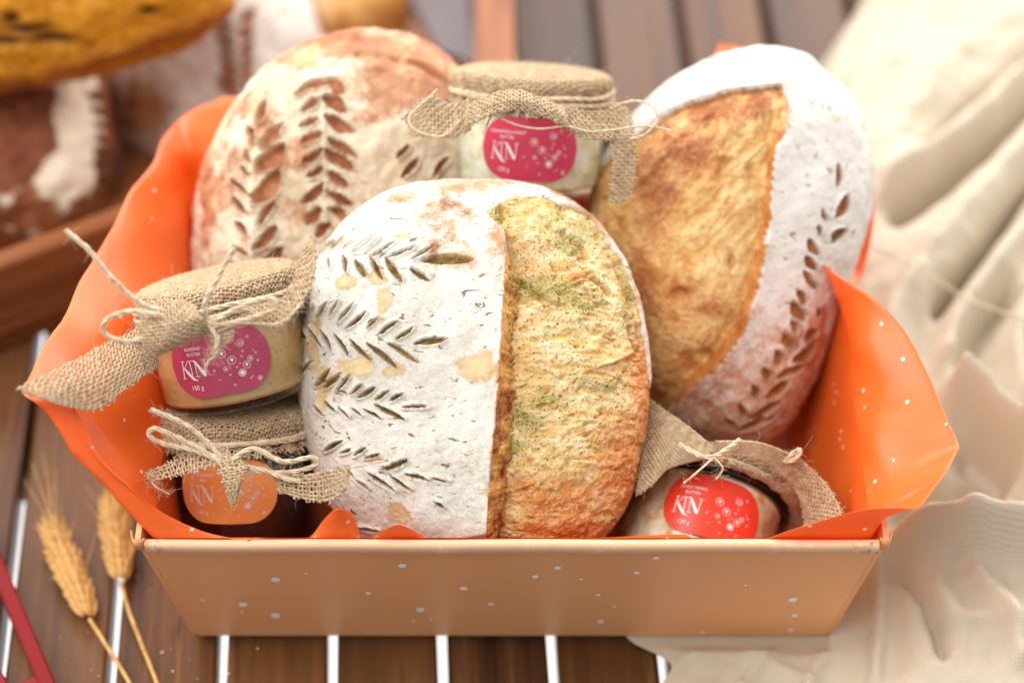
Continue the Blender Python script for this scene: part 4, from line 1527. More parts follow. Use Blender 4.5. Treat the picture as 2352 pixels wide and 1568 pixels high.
mat_bg1 = bread_mat('dark_rustic_crust', (S(88, 46, 26), S(132, 76, 44), S(166, 106, 66)), (S(70, 30, 14), S(116, 56, 28), S(142, 78, 42)), (S(224, 208, 180), S(236, 224, 204)), 0.35, 0.7)
mat_bg2 = bread_mat('pale_scored_crust', (S(112, 66, 36), S(148, 94, 56), S(172, 118, 78)), (S(140, 78, 44), S(170, 104, 66), S(186, 128, 92)), (S(214, 200, 186), S(228, 218, 208)), 0.35, 0.75)
mat_bg3 = bread_mat('yellow_turmeric_crust', (S(124, 66, 16), S(164, 96, 22), S(188, 122, 40)), (S(34, 18, 8), S(60, 30, 10), S(92, 50, 16)), (S(206, 176, 140), S(214, 188, 150)), 0.4, 0.8, patch=(S(170, 100, 14), S(206, 144, 24)))
mat_bg4 = bread_mat('golden_plain_crust', (S(168, 106, 44), S(206, 146, 76), S(222, 174, 110)), (S(120, 70, 30),) * 3, (S(226, 210, 180), S(232, 220, 196)), 0.4, 0.8)
P, A, O, n = build_loaf([(250, 170), (262, 330), (256, 450), (200, 540), (80, 585), (-80, 590), (-200, 500), (-240, 330), (-160, 170), (0, 110), (140, 115)], (20, 350), 1.62, 34, 0, 0.060, 0.03, 170, fx_band)
loaf_obj('rustic_loaf', P, A, O, [mat_bg1], 'dark brown loaf with a pale floured band, left edge of the wooden crate', 'bread', ['crust'], 'loaves in the wooden crate')
P, A, O, n = build_loaf([(720, 20), (740, 120), (700, 250), (620, 330), (500, 370), (370, 365), (270, 300), (218, 190), (260, 80), (380, -30), (520, -80), (650, -60)], (480, 150), 1.66, 36, 0, 0.055, 0.028, 200, fx_scored)
loaf_obj('rustic_loaf', P, A, O, [mat_bg2], 'pale floured loaf with leaf scoring, under the yellow loaf in the wooden crate', 'bread', ['crust'], 'loaves in the wooden crate')
P, A, O, n = build_loaf([(530, -20), (470, 70), (330, 140), (150, 185), (-60, 200), (-220, 140), (-260, -40), (-160, -220), (60, -300), (300, -270), (480, -160)], (120, -50), 1.555, 30, 0, 0.060, 0.028, 200, fx_yellow)
loaf_obj('rustic_loaf', P, A, O, [mat_bg3], 'bright yellow and brown loaf stacked on top of the crate loaves', 'bread', ['crust'], 'loaves in the wooden crate')
P, A, O, n = build_loaf([(936, 20), (930, 70), (880, 110), (800, 115), (735, 80), (715, 0), (750, -90), (840, -120), (915, -70)], (825, 0), 1.76, 30, 0, 0.035, 0.022, 120, fx_plain)
loaf_obj('rustic_loaf', P, A, O, [mat_bg4], 'small golden loaf at the back right end of the wooden crate', 'bread', ['crust'], 'loaves in the wooden crate')


# ================================================================== JARS
JR = 0.0420
LABEL_Z = 0.0290


def text_vf(txt, size):
    cu = bpy.data.curves.new('t', 'FONT')
    cu.body = txt
    cu.size = size
    cu.align_x = 'CENTER'
    cu.align_y = 'CENTER'
    cu.resolution_u = 3
    ob = bpy.data.objects.new('t', cu)
    COL.objects.link(ob)
    dg = bpy.context.evaluated_depsgraph_get()
    me = bpy.data.meshes.new_from_object(ob.evaluated_get(dg))
    V = np.array([v.co[:] for v in me.vertices])[:, :2] if len(me.vertices) else np.zeros((0, 2))
    F = [tuple(p.vertices) for p in me.polygons]
    bpy.data.objects.remove(ob)
    bpy.data.curves.remove(cu)
    bpy.data.meshes.remove(me)
    return V, F


def stroke2(pts, ws):
    P = np.array(pts, float)
    if len(P) > 2:
        P2 = catmull(np.column_stack([P, np.zeros(len(P)), ws]), 6)
        P, ws = P2[:, :2], P2[:, 3]
    ws = np.asarray(ws, float)
    T = np.gradient(P, axis=0)
    T /= np.linalg.norm(T, axis=1, keepdims=True) + 1e-9
    Nn = np.stack([-T[:, 1], T[:, 0]], 1)
    V = np.concatenate([P + Nn * ws[:, None] / 2, P - Nn * ws[:, None] / 2])
    n = len(P)
    return V, [(i + 1, i, n + i, n + i + 1) for i in range(n - 1)]


def ring2(x, y, r, w, k=20):
    a = np.arange(k) / k * 2 * PI
    V = np.concatenate([np.stack([x + (r + w / 2) * np.cos(a), y + (r + w / 2) * np.sin(a)], 1), np.stack([x + max(r - w / 2, 0) * np.cos(a), y + max(r - w / 2, 0) * np.sin(a)], 1)])
    return V, [((i + 1) % k, i, k + i, k + (i + 1) % k) for i in range(k)]


KIN = [([(0.10, 0), (0.18, 1)], (.055, .055)), ([(-.02, 0), (.24, 0)], (.035, .035)), ([(.06, 1), (.32, 1)], (.035, .035)), ([(.17, .50), (.52, .985)], (.035, .035)),
       ([(.22, .64), (.42, .34), (.66, .02), (.82, -.12), (1.02, -.17)], (.05, .16, .15, .09, .015)),
       ([(.66, 1), (.70, .12)], (.05, .05)), ([(.50, 1), (.95, 1)], (.035, .035)),
       ([(.98, .93), (1.00, .06)], (.04, .04)), ([(.86, .06), (1.13, .06)], (.035, .035)),
       ([(.84, 1.0), (.98, .95), (1.22, .55), (1.45, .14), (1.52, .04)], (.02, .12, .17, .17, .06)),
       ([(1.53, .05), (1.60, 1)], (.045, .045)), ([(1.46, 1), (1.74, 1)], (.035, .035))]
RINGS = [(1128, 877, 38, 4), (1298, 898, 25, 4), (1256, 948, 35, 4), (1200, 1015, 33, 6), (1352, 1103, 21, 4), (1232, 735, 36, 3), (1055, 950, 22, 3), (1045, 800, 38, 4), (948, 947, 9, 3.5), (985, 1043, 5, 3), (1086, 1010, 9, 3.5), (1110, 1115, 9, 3.5), (1195, 922, 7, 3), (1162, 953, 9, 3.5), (1222, 860, 9, 3.5), (1240, 815, 9, 3.5), (1338, 830, 5, 3), (1358, 857, 9, 3.5), (1365, 933, 10, 3.5), (1268, 1083, 6, 3), (1288, 1070, 5, 3), (1310, 690, 12, 3)]


def label_art(lines, grams, W):
    q = W / 1000.0
    cx, cy = 1005, 877
    parts = []

    def put(V, F):
        parts.append((np.asarray(V), F))
    f = lambda x, y: ((x - cx) * q, (cy - y) * q)
    for i, t in enumerate(lines):
        V, F = text_vf(t, 44 * q)
        if len(V):
            V = V * np.array([0.92, 1.0]) + np.array(f(775, 716 + 52 * i))
            put(V, F)
    V, F = text_vf(grams, 62 * q)
    put(V * np.array([.92, 1]) + np.array(f(748, 1090)), F)
    h = 165 * q
    for pts, ws in KIN:
        V, F = stroke2([(x * 0.99, y) for x, y in pts], np.array(ws))
        put(V * h + np.array(f(612, 990)), F)
    for k, (x, y, r, w) in enumerate(RINGS):
        V, F = ring2(0, 0, r * q, w * q, 24 if r > 12 else 12)
        put(V + np.array(f(x, y)), F)
        if r > 18:
            c = np.array(f(x, y))
            if k == 3:
                V, F = ring2(0, 0, r * .33 * q, r * .66 * q, 20)
                put(V + c, F)
            elif k == 5:
                a = np.linspace(0, 4.2 * PI, 30)
                V, F = stroke2([(math.cos(t) * r * .07 * t * q * .8, math.sin(t) * r * .07 * t * q * .8) for t in a], np.full(30, 3.5 * q))
                put(V + c, F)
            elif k in (0, 2, 7):
                for s_ in ((-.5, .35), (-.28, .55), (0, .62), (.28, .55), (.5, .35)):
                    V, F = stroke2([(0, -.45 * r * q), (s_[0] * r * q, s_[1] * r * q)], (5 * q, 5 * q))
                    put(V + c, F)
            else:
                for t in range(4):
                    an = t * PI / 4
                    V, F = stroke2([(-.5 * r * q * math.cos(an), -.5 * r * q * math.sin(an)), (.5 * r * q * math.cos(an), .5 * r * q * math.sin(an))], (4 * q, 4 * q))
                    put(V + c, F)
    return join_vf([(np.column_stack([V, np.zeros(len(V))]), F) for V, F in parts])


def on_jar(V2, off):
    a = V2[:, 0] / JR
    return np.stack([np.sin(a) * (JR + off), -np.cos(a) * (JR + off), LABEL_Z + V2[:, 1]], 1)


# ---- burlap cover: real woven threads over lid and skirt
LR, LT, TIE = 0.0432, 0.0665, 0.0550


def make_cover_surface(ctrl, seed):
    c = np.array(sorted(ctrl), float)
    ph_c = np.radians(np.concatenate([c[:, 0] - 360, c[:, 0], c[:, 0] + 360]))
    ln_c = np.tile(c[:, 1], 3)
    ps_c = np.tile(c[:, 2], 3)
    s_t = LR - 0.003 + 0.0115

    def smooth_interp(ph, val):
        # cosine interpolation between the control angles
        i = np.clip(np.searchsorted(ph_c, ph) - 1, 0, len(ph_c) - 2)
        t = (ph - ph_c[i]) / (ph_c[i + 1] - ph_c[i])
        t = t * t * (3 - 2 * t)
        return val[i] * (1 - t) + val[i + 1] * t

    def limit(ph):
        return s_t + smooth_interp(ph, ln_c)

    def surf(u, v):
        s = np.hypot(u, v)
        ph = np.arctan2(u, -v)            # 0 at front (-y), positive to the right
        psi = np.radians(smooth_interp(ph, ps_c) + 9 * np.sin(9 * ph + seed) + 5 * np.sin(17 * ph + 2 * seed))
        corner = 0.005
        r0 = LR - 0.0035
        # top, rounded corner, side
        t1 = np.clip((s - r0) / (corner * PI / 2), 0, 1)
        ang = t1 * PI / 2
        rad = np.where(s < r0, s, r0 + corner * np.sin(ang))
        z = np.where(s < r0, LT + 0.0015 * (1 - (s / r0) ** 2), LT - corner * (1 - np.cos(ang)))
        s2 = r0 + corner * PI / 2
        side = np.clip(s - s2, 0, max(0.0005, s_t - s2))
        z = z - side
        q = np.clip(s - s_t, 0, None)
        # tie pinches in, then the skirt turns outwards
        K_ = 14
        for k in range(K_):
            qq = q * (k + .5) / K_
            tt = np.clip(qq / 0.010, 0, 1)
            a_ = -PI / 2 + (psi + PI / 2) * tt * tt * (3 - 2 * tt)
            droop = np.clip(qq - 0.02, 0, None) * 9.0
            a_ = a_ - droop * (psi > -0.6)
            rad = rad + np.cos(a_) * q / K_
            z = z + np.sin(a_) * q / K_
        pinch = np.exp(-((s - s_t) / 0.004) ** 2)
        rad = rad - 0.0012 * pinch
        fold = 0.0008 * np.sin(22 * ph + seed) * np.clip((s - r0) / 0.02, 0, 1)
        rad = rad + fold
        return np.stack([np.sin(ph) * rad, -np.cos(ph) * rad, z], -1)
    return surf, limit


def weave(surf, limit, Lm, pitch, seed, rad=0.00062):
    r_ = np.random.default_rng(seed)
    n = int(2 * Lm / pitch)
    g = (np.arange(n) - n / 2 + .5) * pitch
    Vs, Fs = [], []
    off = 0
    SUBS = 2
    gs = (np.arange(n * SUBS) - n * SUBS / 2 + .5) * pitch / SUBS
    for axis in (0, 1):
        jit = r_.normal(0, pitch * 0.10, n)
        fray = r_.uniform(-0.002, 0.0035, n)
        A_, B_ = np.meshgrid(g + jit, gs, indexing='ij')
        B_ = B_ + 0.0
        wv = 0.10 * pitch * np.sin(B_ * 300 + r_.uniform(0, 6, n)[:, None])
        A2 = A_ + wv
        u, v = (A2, B_) if axis == 0 else (B_, A2)
        Pp = surf(u, v)
        e = 2e-4
        du = surf(u + e, v) - Pp
        dv_ = surf(u, v + e) - Pp
        N_ = np.cross(du, dv_)
        N_ /= np.linalg.norm(N_, axis=-1, keepdims=True) + 1e-12
        side = du if axis == 0 else dv_
        side = side / (np.linalg.norm(side, axis=-1, keepdims=True) + 1e-12)
        ii, jj = np.meshgrid(np.arange(n), np.arange(n * SUBS), indexing='ij')
        phase = np.cos(PI * (jj / SUBS + 0.0)) * np.where(ii % 2 == 0, 1, -1) * (1 if axis == 0 else -1)
        Pp = Pp + N_ * (phase * rad * 0.75)[..., None]
        s = np.hypot(u, v)
        ph = np.arctan2(u, -v)
        ins = s < limit(ph) + fray[:, None]
        rr = rad * (1 + 0.22 * (r_.random(n)[:, None] - .5)) * (1 + 0.25 * (vnoise(np.stack([u * 400, v * 400, u * 0 + seed], -1)) - .5))
        ring = np.stack([Pp + side * (rr * 1.15)[..., None], Pp + N_ * (rr * .8)[..., None], Pp - side * (rr * 1.15)[..., None], Pp - N_ * (rr * .8)[..., None]], 2)
        m = n * SUBS
        V = ring.reshape(-1, 3)
        ok = ins[:, :-1] & ins[:, 1:]
        I, J = np.nonzero(ok)
        b0 = (I * m + J) * 4
        b1 = (I * m + J + 1) * 4
        for k in range(4):
            Fs.append(np.stack([b0 + k, b0 + (k + 1) % 4, b1 + (k + 1) % 4, b1 + k], 1) + off)
        Vs.append(V)
        off += len(V)
    V = np.concatenate(Vs)
    F = np.concatenate(Fs)
    used, inv = np.unique(F.ravel(), return_inverse=True)
    return V[used], inv.reshape(-1, 4)


def twine_vf(path, R=0.0011, seed=0, fuzz=30, strands=3, twist=170.0):
    path = np.asarray(path)
    L = np.concatenate([[0], np.cumsum(np.linalg.norm(np.diff(path, axis=0), axis=1))])
    n = max(12, int(L[-1] / 0.0011))
    t = np.linspace(0, L[-1], n)
    path = np.stack([np.interp(t, L, path[:, k]) for k in range(3)], 1)
    T, N_, B_ = frames(path)
    r_ = np.random.default_rng(seed)
    parts = []
    for k in range(strands):
        a = t * twist * 2 + k * 2 * PI / strands
        q = path + (np.cos(a)[:, None] * N_ + np.sin(a)[:, None] * B_) * R * 0.55
        parts.append(tube_vf(q, R * 0.62 * (1 + .12 * np.sin(t * 900 + k)), 5))
    for k in range(fuzz):
        i = r_.integers(0, n)
        d = r_.normal(0, 1, 3)
        d = d - T[i] * (d @ T[i]) * .5
        d /= np.linalg.norm(d)
        l = r_.uniform(0.002, 0.007)
        d2 = d + T[i] * r_.normal(0, .9) + r_.normal(0, .5, 3)
        pts = catmull([path[i], path[i] + d * l * .5, path[i] + d * l * .5 + d2 * l * .5], 3)
        parts.append(tube_vf(pts, 0.000065, 3, False))
    return join_vf(parts)


def fuzz_vf(surf, limit, seed, n=160):
    r_ = np.random.default_rng(seed + 50)
    parts = []
    for k in range(n):
        ph = r_.uniform(-PI, PI)
        s = limit(np.array(ph)) * (1.0 if r_.random() < .55 else r_.uniform(.3, 1))
        u, v = np.sin(ph) * s, -np.cos(ph) * s
        p = surf(np.array(u), np.array(v))
        c = np.array([0, 0, LT - 0.02])
        d = p - c
        d /= np.linalg.norm(d)
        d = d + r_.normal(0, .7, 3)
        l = r_.uniform(0.002, 0.006)
        pts = catmull([p, p + d * l * .5, p + d * l + r_.normal(0, .0012, 3)], 3)
        parts.append(tube_vf(pts, 0.00007, 3, False))
    return join_vf(parts)


def make_jar(name, *args, ext=0.0, **kw):
    global LT, TIE, LABEL_Z
    LT, TIE, LABEL_Z = LT + ext, TIE + ext, LABEL_Z + ext
    r = make_jar_(name, *args, ext=ext, **kw)
    LT, TIE, LABEL_Z = LT - ext, TIE - ext, LABEL_Z - ext
    return r


def make_jar_(name, label, lab_px, depth, beta, roll, spin, content, lmat, lines, grams, ctrl, seed, fill=0.0490, pitch=0.0019, chunky=False, ext=0.0):
    """beta: how far the jar leans back (deg); roll: turn in the picture plane (deg, + = anticlockwise); spin about its axis"""
    Pl = at(lab_px[0], lab_px[1], depth)
    c = CAM - Pl
    c /= np.linalg.norm(c)
    b = math.radians(beta)
    A_ = Vector((0, math.sin(b), math.cos(b)))
    Fr_ = Vector((0, -math.cos(b), math.sin(b)))
    Rr = Matrix.Rotation(math.radians(roll), 3, Vector(c))
    A_ = Rr @ A_
    Fr_ = Rr @ Fr_
    Rs = Matrix.Rotation(math.radians(spin), 3, A_)
    Fr_ = Rs @ Fr_
    X_ = (-Fr_).cross(A_)
    M3 = Matrix((X_, -Fr_, A_)).transposed()
    org = Vector(Pl) - Fr_ * JR - A_ * LABEL_Z
    root = thing(name, org, label, 'jar', 'burlap covered jars in the gift tray', M3.to_4x4())
    g = JR
    prof_o = [(0.0, 0.0), (g * .70, 0.0), (g * .86, 0.0006), (g * .95, 0.0026), (g * .99, 0.006), (g, 0.010), (g, 0.0460), (g * .985, 0.0485), (g * .96, 0.0505), (g * .96, 0.0520)]
    prof_i = [(g * .925, 0.0520), (g * .93, 0.0490), (g - 0.0016, 0.0450), (g - 0.0016, 0.010), (g * .93, 0.0055), (g * .82, 0.0042), (0.0, 0.0040)]
    up_ = lambda L: [(r_, z_ + (ext if z_ > 0.02 else 0.0)) for r_, z_ in L]
    fill = fill + ext
    V, F = lathe_vf(up_(prof_o + prof_i), 72)
    lpart('glass', V, F, mat_glass, root)
    e = 0.0018
    pc = [(0.0, 0.0046), (g * .80, 0.0048), (g * .91, 0.0062), (g - e, 0.0105), (g - e, 0.0450 + ext), (g * .93 - e * .3, fill), (g * .5, fill + .0005), (0, fill)]
    V, F = lathe_vf(catmull(np.column_stack([pc, np.zeros(len(pc))]), 5)[:, :2], 72)
    if chunky:
        rr_ = np.hypot(V[:, 0], V[:, 1])
        k = 1 - 0.0016 / JR * sstep(0.45, 0.7, fbm(V * 130 + seed, 3)) * 1.6
        V[:, :2] *= k[:, None]
    lpart('contents', V, F, content, root)
    # glass flange and seal under the lid
    V, F = lathe_vf(up_([(g * .965, 0.0488), (g * 1.04, 0.0492), (g * 1.075, 0.0504), (g * 1.075, 0.0532), (g * 1.03, 0.0543), (g * .965, 0.0543)]), 72, True)
    lpart('rim', V, F, mat_glass_dark, root)
    V, F = lathe_vf([(0, 0.0545 + ext), (LR - .004, 0.0545 + ext), (LR - .0022, 0.0551 + ext), (LR - .0016, 0.0565 + ext), (LR - .0016, LT - .0045), (LR - .004, LT - .0017), (0, LT - .0012)], 64)
    lpart('lid', V, F, mat_lid, root)
    # label
    W, H = 0.0555, 0.0352
    n = 48
    sx = np.linspace(-W / 2, W / 2, n)
    rr = 0.0165
    dx = np.clip(np.abs(sx) - (W / 2 - rr), 0, rr)
    hh = H / 2 - rr + np.sqrt(np.maximum(rr * rr - dx * dx, 0))
    V2 = np.array([[(x, -h), (x, 0), (x, h)] for x, h in zip(sx, hh)]).reshape(-1, 2)
    F = grid_faces(n, 3)
    lb = lpart('label', on_jar(V2, 0.00030), F, lmat, root)
    V, F = label_art(lines, grams, W)
    lpart('lettering', on_jar(V[:, :2], 0.00055), F, mat_ink, lb, False)
    # cover
    surf, limit = make_cover_surface(ctrl, seed)
    Lm = LR + 0.012 + max(c_[1] for c_ in ctrl) + 0.002
    V, F = weave(surf, limit, Lm, pitch, seed)
    cov = lpart('burlap_cover', V, F, mat_burlap, root)
    V, F = fuzz_vf(surf, limit, seed)
    o = lpart('loose_fibres', V, F, mat_twine, cov)
    o['kind'] = 'stuff'
    # twine wound twice round the neck
    a = np.linspace(0, 4.2 * PI, 150)
    pth = np.stack([np.sin(a) * (LR + .0024 + .0003 * np.sin(3 * a)), -np.cos(a) * (LR + .0024 + .0003 * np.sin(3 * a)), TIE + .0005 + 0.0022 * np.sin(a * .5 + seed) + 0.0006 * np.sin(5 * a)], 1)
    V, F = twine_vf(pth, 0.0013, seed, 80)
    lpart('twine', V, F, mat_twine, root)
    return root


def bow(root, paths, seed, R=0.0013, fuzz=30):
    """loops and tails of twine given as photo pixels with a depth each"""
    for k, p in enumerate(paths):
        rad = p[0] if isinstance(p[0], float) else R
        pts = [q for q in p if not isinstance(q, float)]
        W_ = catmull([at(*q) for q in pts], 10)
        V, F = twine_vf(W_, rad, seed * 10 + k, fuzz, 3, 170 if rad > .0007 else 260)
        wpart('twine_tail', V, F, mat_twine, root)


def patch(root, rows, pitch=0.0020, seed=0, rad=0.00064):
    """a loose flap of the burlap: control points in photo pixels with a depth each, woven thread by thread"""
    C0 = np.array([[at(*q) for q in r] for r in rows])
    C1 = np.array([catmull(r, 12) for r in C0])
    C2 = np.stack([catmull(C1[:, k], 12) for k in range(C1.shape[1])], 1)
    nu, nv = C2.shape[:2]
    LU = np.linalg.norm(np.diff(C2, axis=0), axis=2).sum(0).max()
    LV = np.linalg.norm(np.diff(C2, axis=1), axis=2).sum(1).max()

    def surf(u, v):
        uu = np.clip(u, 0, 1) * (nu - 1)
        vv = np.clip(v, 0, 1) * (nv - 1)
        i = np.clip(uu.astype(int), 0, nu - 2)
        j = np.clip(vv.astype(int), 0, nv - 2)
        fu = (uu - i)[..., None]
        fv = (vv - j)[..., None]
        p = C2[i, j] * (1 - fu) * (1 - fv) + C2[i + 1, j] * fu * (1 - fv) + C2[i, j + 1] * (1 - fu) * fv + C2[i + 1, j + 1] * fu * fv
        ou = (u - np.clip(u, 0, 1))[..., None]
        ov = (v - np.clip(v, 0, 1))[..., None]
        return p + ou * (C2[np.minimum(i + 1, nu - 1), j] - C2[i, j]) * (nu - 1) + ov * (C2[i, np.minimum(j + 1, nv - 1)] - C2[i, j]) * (nv - 1)
    r_ = np.random.default_rng(seed)
    Vs, Fs, off = [], [], 0
    for axis in (0, 1):
        n = max(3, int((LV if axis == 0 else LU) / pitch))
        m2 = max(3, int((LU if axis == 0 else LV) / pitch))
        m = m2 * 2
        g = (np.arange(n) + .5) / n + r_.normal(0, .10 / n, n)
        a0 = -r_.uniform(-.3, 1.6, n) / m2
        a1 = 1 + r_.uniform(-.3, 1.6, n) / m2
        t = np.linspace(0, 1, m)
        Bm = a0[:, None] + (a1 - a0)[:, None] * t
        Am = np.broadcast_to(g[:, None], Bm.shape) + .10 / n * np.sin(Bm * 40 + r_.uniform(0, 6, n)[:, None])
        u, v = (Bm, Am) if axis == 0 else (Am, Bm)
        Pp = surf(u, v)
        e = 1e-3
        du = surf(u + e, v) - surf(u - e, v)
        dv_ = surf(u, v + e) - surf(u, v - e)
        N_ = np.cross(du, dv_)
        N_ /= np.linalg.norm(N_, axis=-1, keepdims=True) + 1e-12
        sd_ = dv_ if axis == 0 else du
        sd_ = sd_ / (np.linalg.norm(sd_, axis=-1, keepdims=True) + 1e-12)
        sg = np.where(np.arange(n) % 2 == 0, 1, -1)[:, None] * (1 if axis == 0 else -1)
        ph = np.cos(PI * Bm * m2) * sg
        Pp = Pp + N_ * (ph * rad * .8)[..., None]
        rr = rad * (1 + .25 * (r_.random(n)[:, None] - .5)) * np.ones_like(Bm)
        ring = np.stack([Pp + sd_ * (rr * 1.15)[..., None], Pp + N_ * (rr * .8)[..., None], Pp - sd_ * (rr * 1.15)[..., None], Pp - N_ * (rr * .8)[..., None]], 2)
        V = ring.reshape(-1, 3)
        I, J = [q.ravel() for q in np.meshgrid(np.arange(n), np.arange(m - 1), indexing='ij')]
        b0 = (I * m + J) * 4
        b1 = b0 + 4
        for k in range(4):
            Fs.append(np.stack([b0 + k, b0 + (k + 1) % 4, b1 + (k + 1) % 4, b1 + k], 1) + off)
        Vs.append(V)
        off += len(V)
    fl_ = wpart('burlap_flap', np.concatenate(Vs), np.concatenate(Fs), mat_burlap, root)
    fz = []
    for k in range(40):
        u, v = r_.random(2)
        if r_.random() < .6:
            if r_.random() < .5: u = round(u)
            else: v = round(v)
        p = surf(np.array(float(u)), np.array(float(v)))
        d = r_.normal(0, 1, 3)
        l = r_.uniform(.002, .005)
        fz.append(tube_vf(catmull([p, p + d * l * .4, p + d * l * .6 + r_.normal(0, .0015, 3)], 3), 0.00007, 3, False))
    V, F = join_vf(fz)
    o = link('loose_fibres', mk_mesh('loose_fibres', to_local(V, root), F), mat_twine, fl_)
    o['kind'] = 'stuff'
    return fl_


jam = make_jar('jam_jar', 'dark strawberry jam jar with orange label and burlap top, front left of the tray', (520, 1130), 1.325, 33, 2, -7, mat_jam, mat_lab_orange, ['STRAWBERRY', 'JAM'], '140 g',
               [(-180, .010, -72), (-120, .010, -65), (-60, .009, -70), (-20, .007, -60), (20, .008, -68), (60, .009, -64), (120, .010, -70)], 3, fill=.0485, ext=0.010)
almond = make_jar('almond_butter_jar', 'almond butter jar with rose label, stacked on the dark jam jar', (503, 832), 1.300, 36, 11, -4, mat_almond, mat_lab_rose, ['ALMOND', 'BUTTER'], '150 g',
                  [(-180, .010, -72), (-120, .010, -65), (-60, .009, -70), (-20, .007, -60), (20, .008, -68), (60, .009, -64), (120, .010, -70)], 5, pitch=.0021, fill=.049)
honey = make_jar('butter_jar', 'pale butter jar with raspberry label wedged between the two back loaves', (1217, 344), 1.372, 33, -3, 0, mat_butter, mat_lab_pink, ['CINNAMON HONEY', 'BUTTER'], '120 g',
                 [(-180, .010, -72), (-120, .010, -65), (-60, .009, -70), (-20, .007, -60), (20, .008, -68), (60, .009, -64), (120, .010, -70)], 7, pitch=.0019, chunky=True)
red_j = make_jar('butter_jar', 'butter jar with red label lying tilted in the front right corner of the tray', (1640, 1166), 1.335, 74, -16, 0, mat_butter2, mat_lab_red, ['SWEET PEPPER', 'BUTTER'], '120 g',
                 [(-180, .030, 4), (-140, .036, 8), (-100, .030, 2), (-60, .016, 14), (-20, .008, 26), (20, .008, 26), (60, .020, 14), (100, .030, 0), (140, .030, 4)], 9, pitch=.0017, chunky=True)

patch(almond, [[(350, 735, 1.300), (355, 785, 1.290), (365, 840, 1.288)], [(275, 775, 1.288), (285, 830, 1.274), (300, 882, 1.272)], [(170, 828, 1.268), (180, 880, 1.257), (225, 938, 1.257)], [(38, 893, 1.246), (90, 912, 1.246), (140, 930, 1.250)]], .0021, 1)
patch(almond, [[(322, 702, 1.272), (385, 688, 1.264), (445, 700, 1.260)], [(320, 745, 1.264), (390, 733, 1.250), (462, 728, 1.254)], [(316, 790, 1.262), (385, 780, 1.250), (475, 748, 1.258)], [(326, 838, 1.266), (368, 815, 1.258), (482, 768, 1.264)]], .0022, 2, .0006)
patch(almond, [[(575, 700, 1.270), (575, 738, 1.262)], [(640, 692, 1.272), (640, 748, 1.263)], [(672, 645, 1.280), (692, 700, 1.268)], [(690, 595, 1.285), (722, 625, 1.273)], [(712, 545, 1.288), (724, 552, 1.284)]], .0020, 3)
patch(almond, [[(478, 738, 1.262), (500, 742, 1.260)], [(488, 770, 1.260), (540, 762, 1.260)], [(490, 800, 1.260), (520, 790, 1.260)]], .0020, 4)
patch(jam, [[(525, 1030, 1.290), (520, 1062, 1.284)], [(450, 1040, 1.290), (450, 1078, 1.285)], [(390, 1062, 1.295), (400, 1092, 1.290)], [(335, 1086, 1.300), (345, 1106, 1.297)]], .0020, 5)
patch(jam, [[(498, 1036, 1.288), (548, 1048, 1.288)], [(508, 1085, 1.281), (562, 1075, 1.281)], [(518, 1120, 1.281), (548, 1115, 1.281)], [(530, 1158, 1.284), (540, 1154, 1.284)]], .0019, 6)
patch(jam, [[(630, 1085, 1.290), (640, 1128, 1.287)], [(700, 1090, 1.283), (700, 1146, 1.283)], [(750, 1080, 1.278), (755, 1150, 1.278)], [(800, 1074, 1.274), (796, 1122, 1.272)]], .0020, 7)
patch(honey, [[(1075, 232, 1.345), (1080, 298, 1.336)], [(1035, 240, 1.343), (1040, 312, 1.336)], [(985, 224, 1.343), (985, 312, 1.340)], [(928, 268, 1.348), (945, 312, 1.346)]], .0020, 8)
patch(honey, [[(1075, 242, 1.340), (1180, 208, 1.322), (1295, 250, 1.334)], [(1072, 262, 1.332), (1180, 226, 1.312), (1300, 266, 1.326)], [(1070, 290, 1.329), (1180, 250, 1.312), (1305, 292, 1.324)]], .0019, 9)
patch(honey, [[(1290, 245, 1.334), (1295, 292, 1.328)], [(1345, 256, 1.336), (1348, 318, 1.330)], [(1400, 256, 1.348), (1408, 320, 1.340)]], .0019, 10)
patch(honey, [[(1400, 236, 1.352), (1442, 250, 1.356)], [(1406, 320, 1.344), (1456, 320, 1.348)], [(1408, 400, 1.342), (1458, 400, 1.346)], [(1402, 466, 1.342), (1440, 460, 1.345)]], .0019, 11)
patch(red_j, [[(1488, 912, 1.360), (1475, 1020, 1.345), (1462, 1135, 1.330)], [(1530, 945, 1.345), (1520, 1020, 1.333), (1500, 1112, 1.326)], [(1582, 980, 1.335), (1566, 1026, 1.330), (1536, 1076, 1.328)], [(1640, 1030, 1.322), (1630, 1042, 1.322), (1606, 1056, 1.324)]], .0018, 12)
patch(red_j, [[(1645, 1014, 1.322), (1645, 1044, 1.322)], [(1750, 1018, 1.330), (1748, 1056, 1.332)], [(1852, 1066, 1.334), (1824, 1120, 1.342)], [(1918, 1140, 1.328), (1848, 1196, 1.342)], [(1940, 1205, 1.316), (1846, 1250, 1.336)]], .0018, 13)
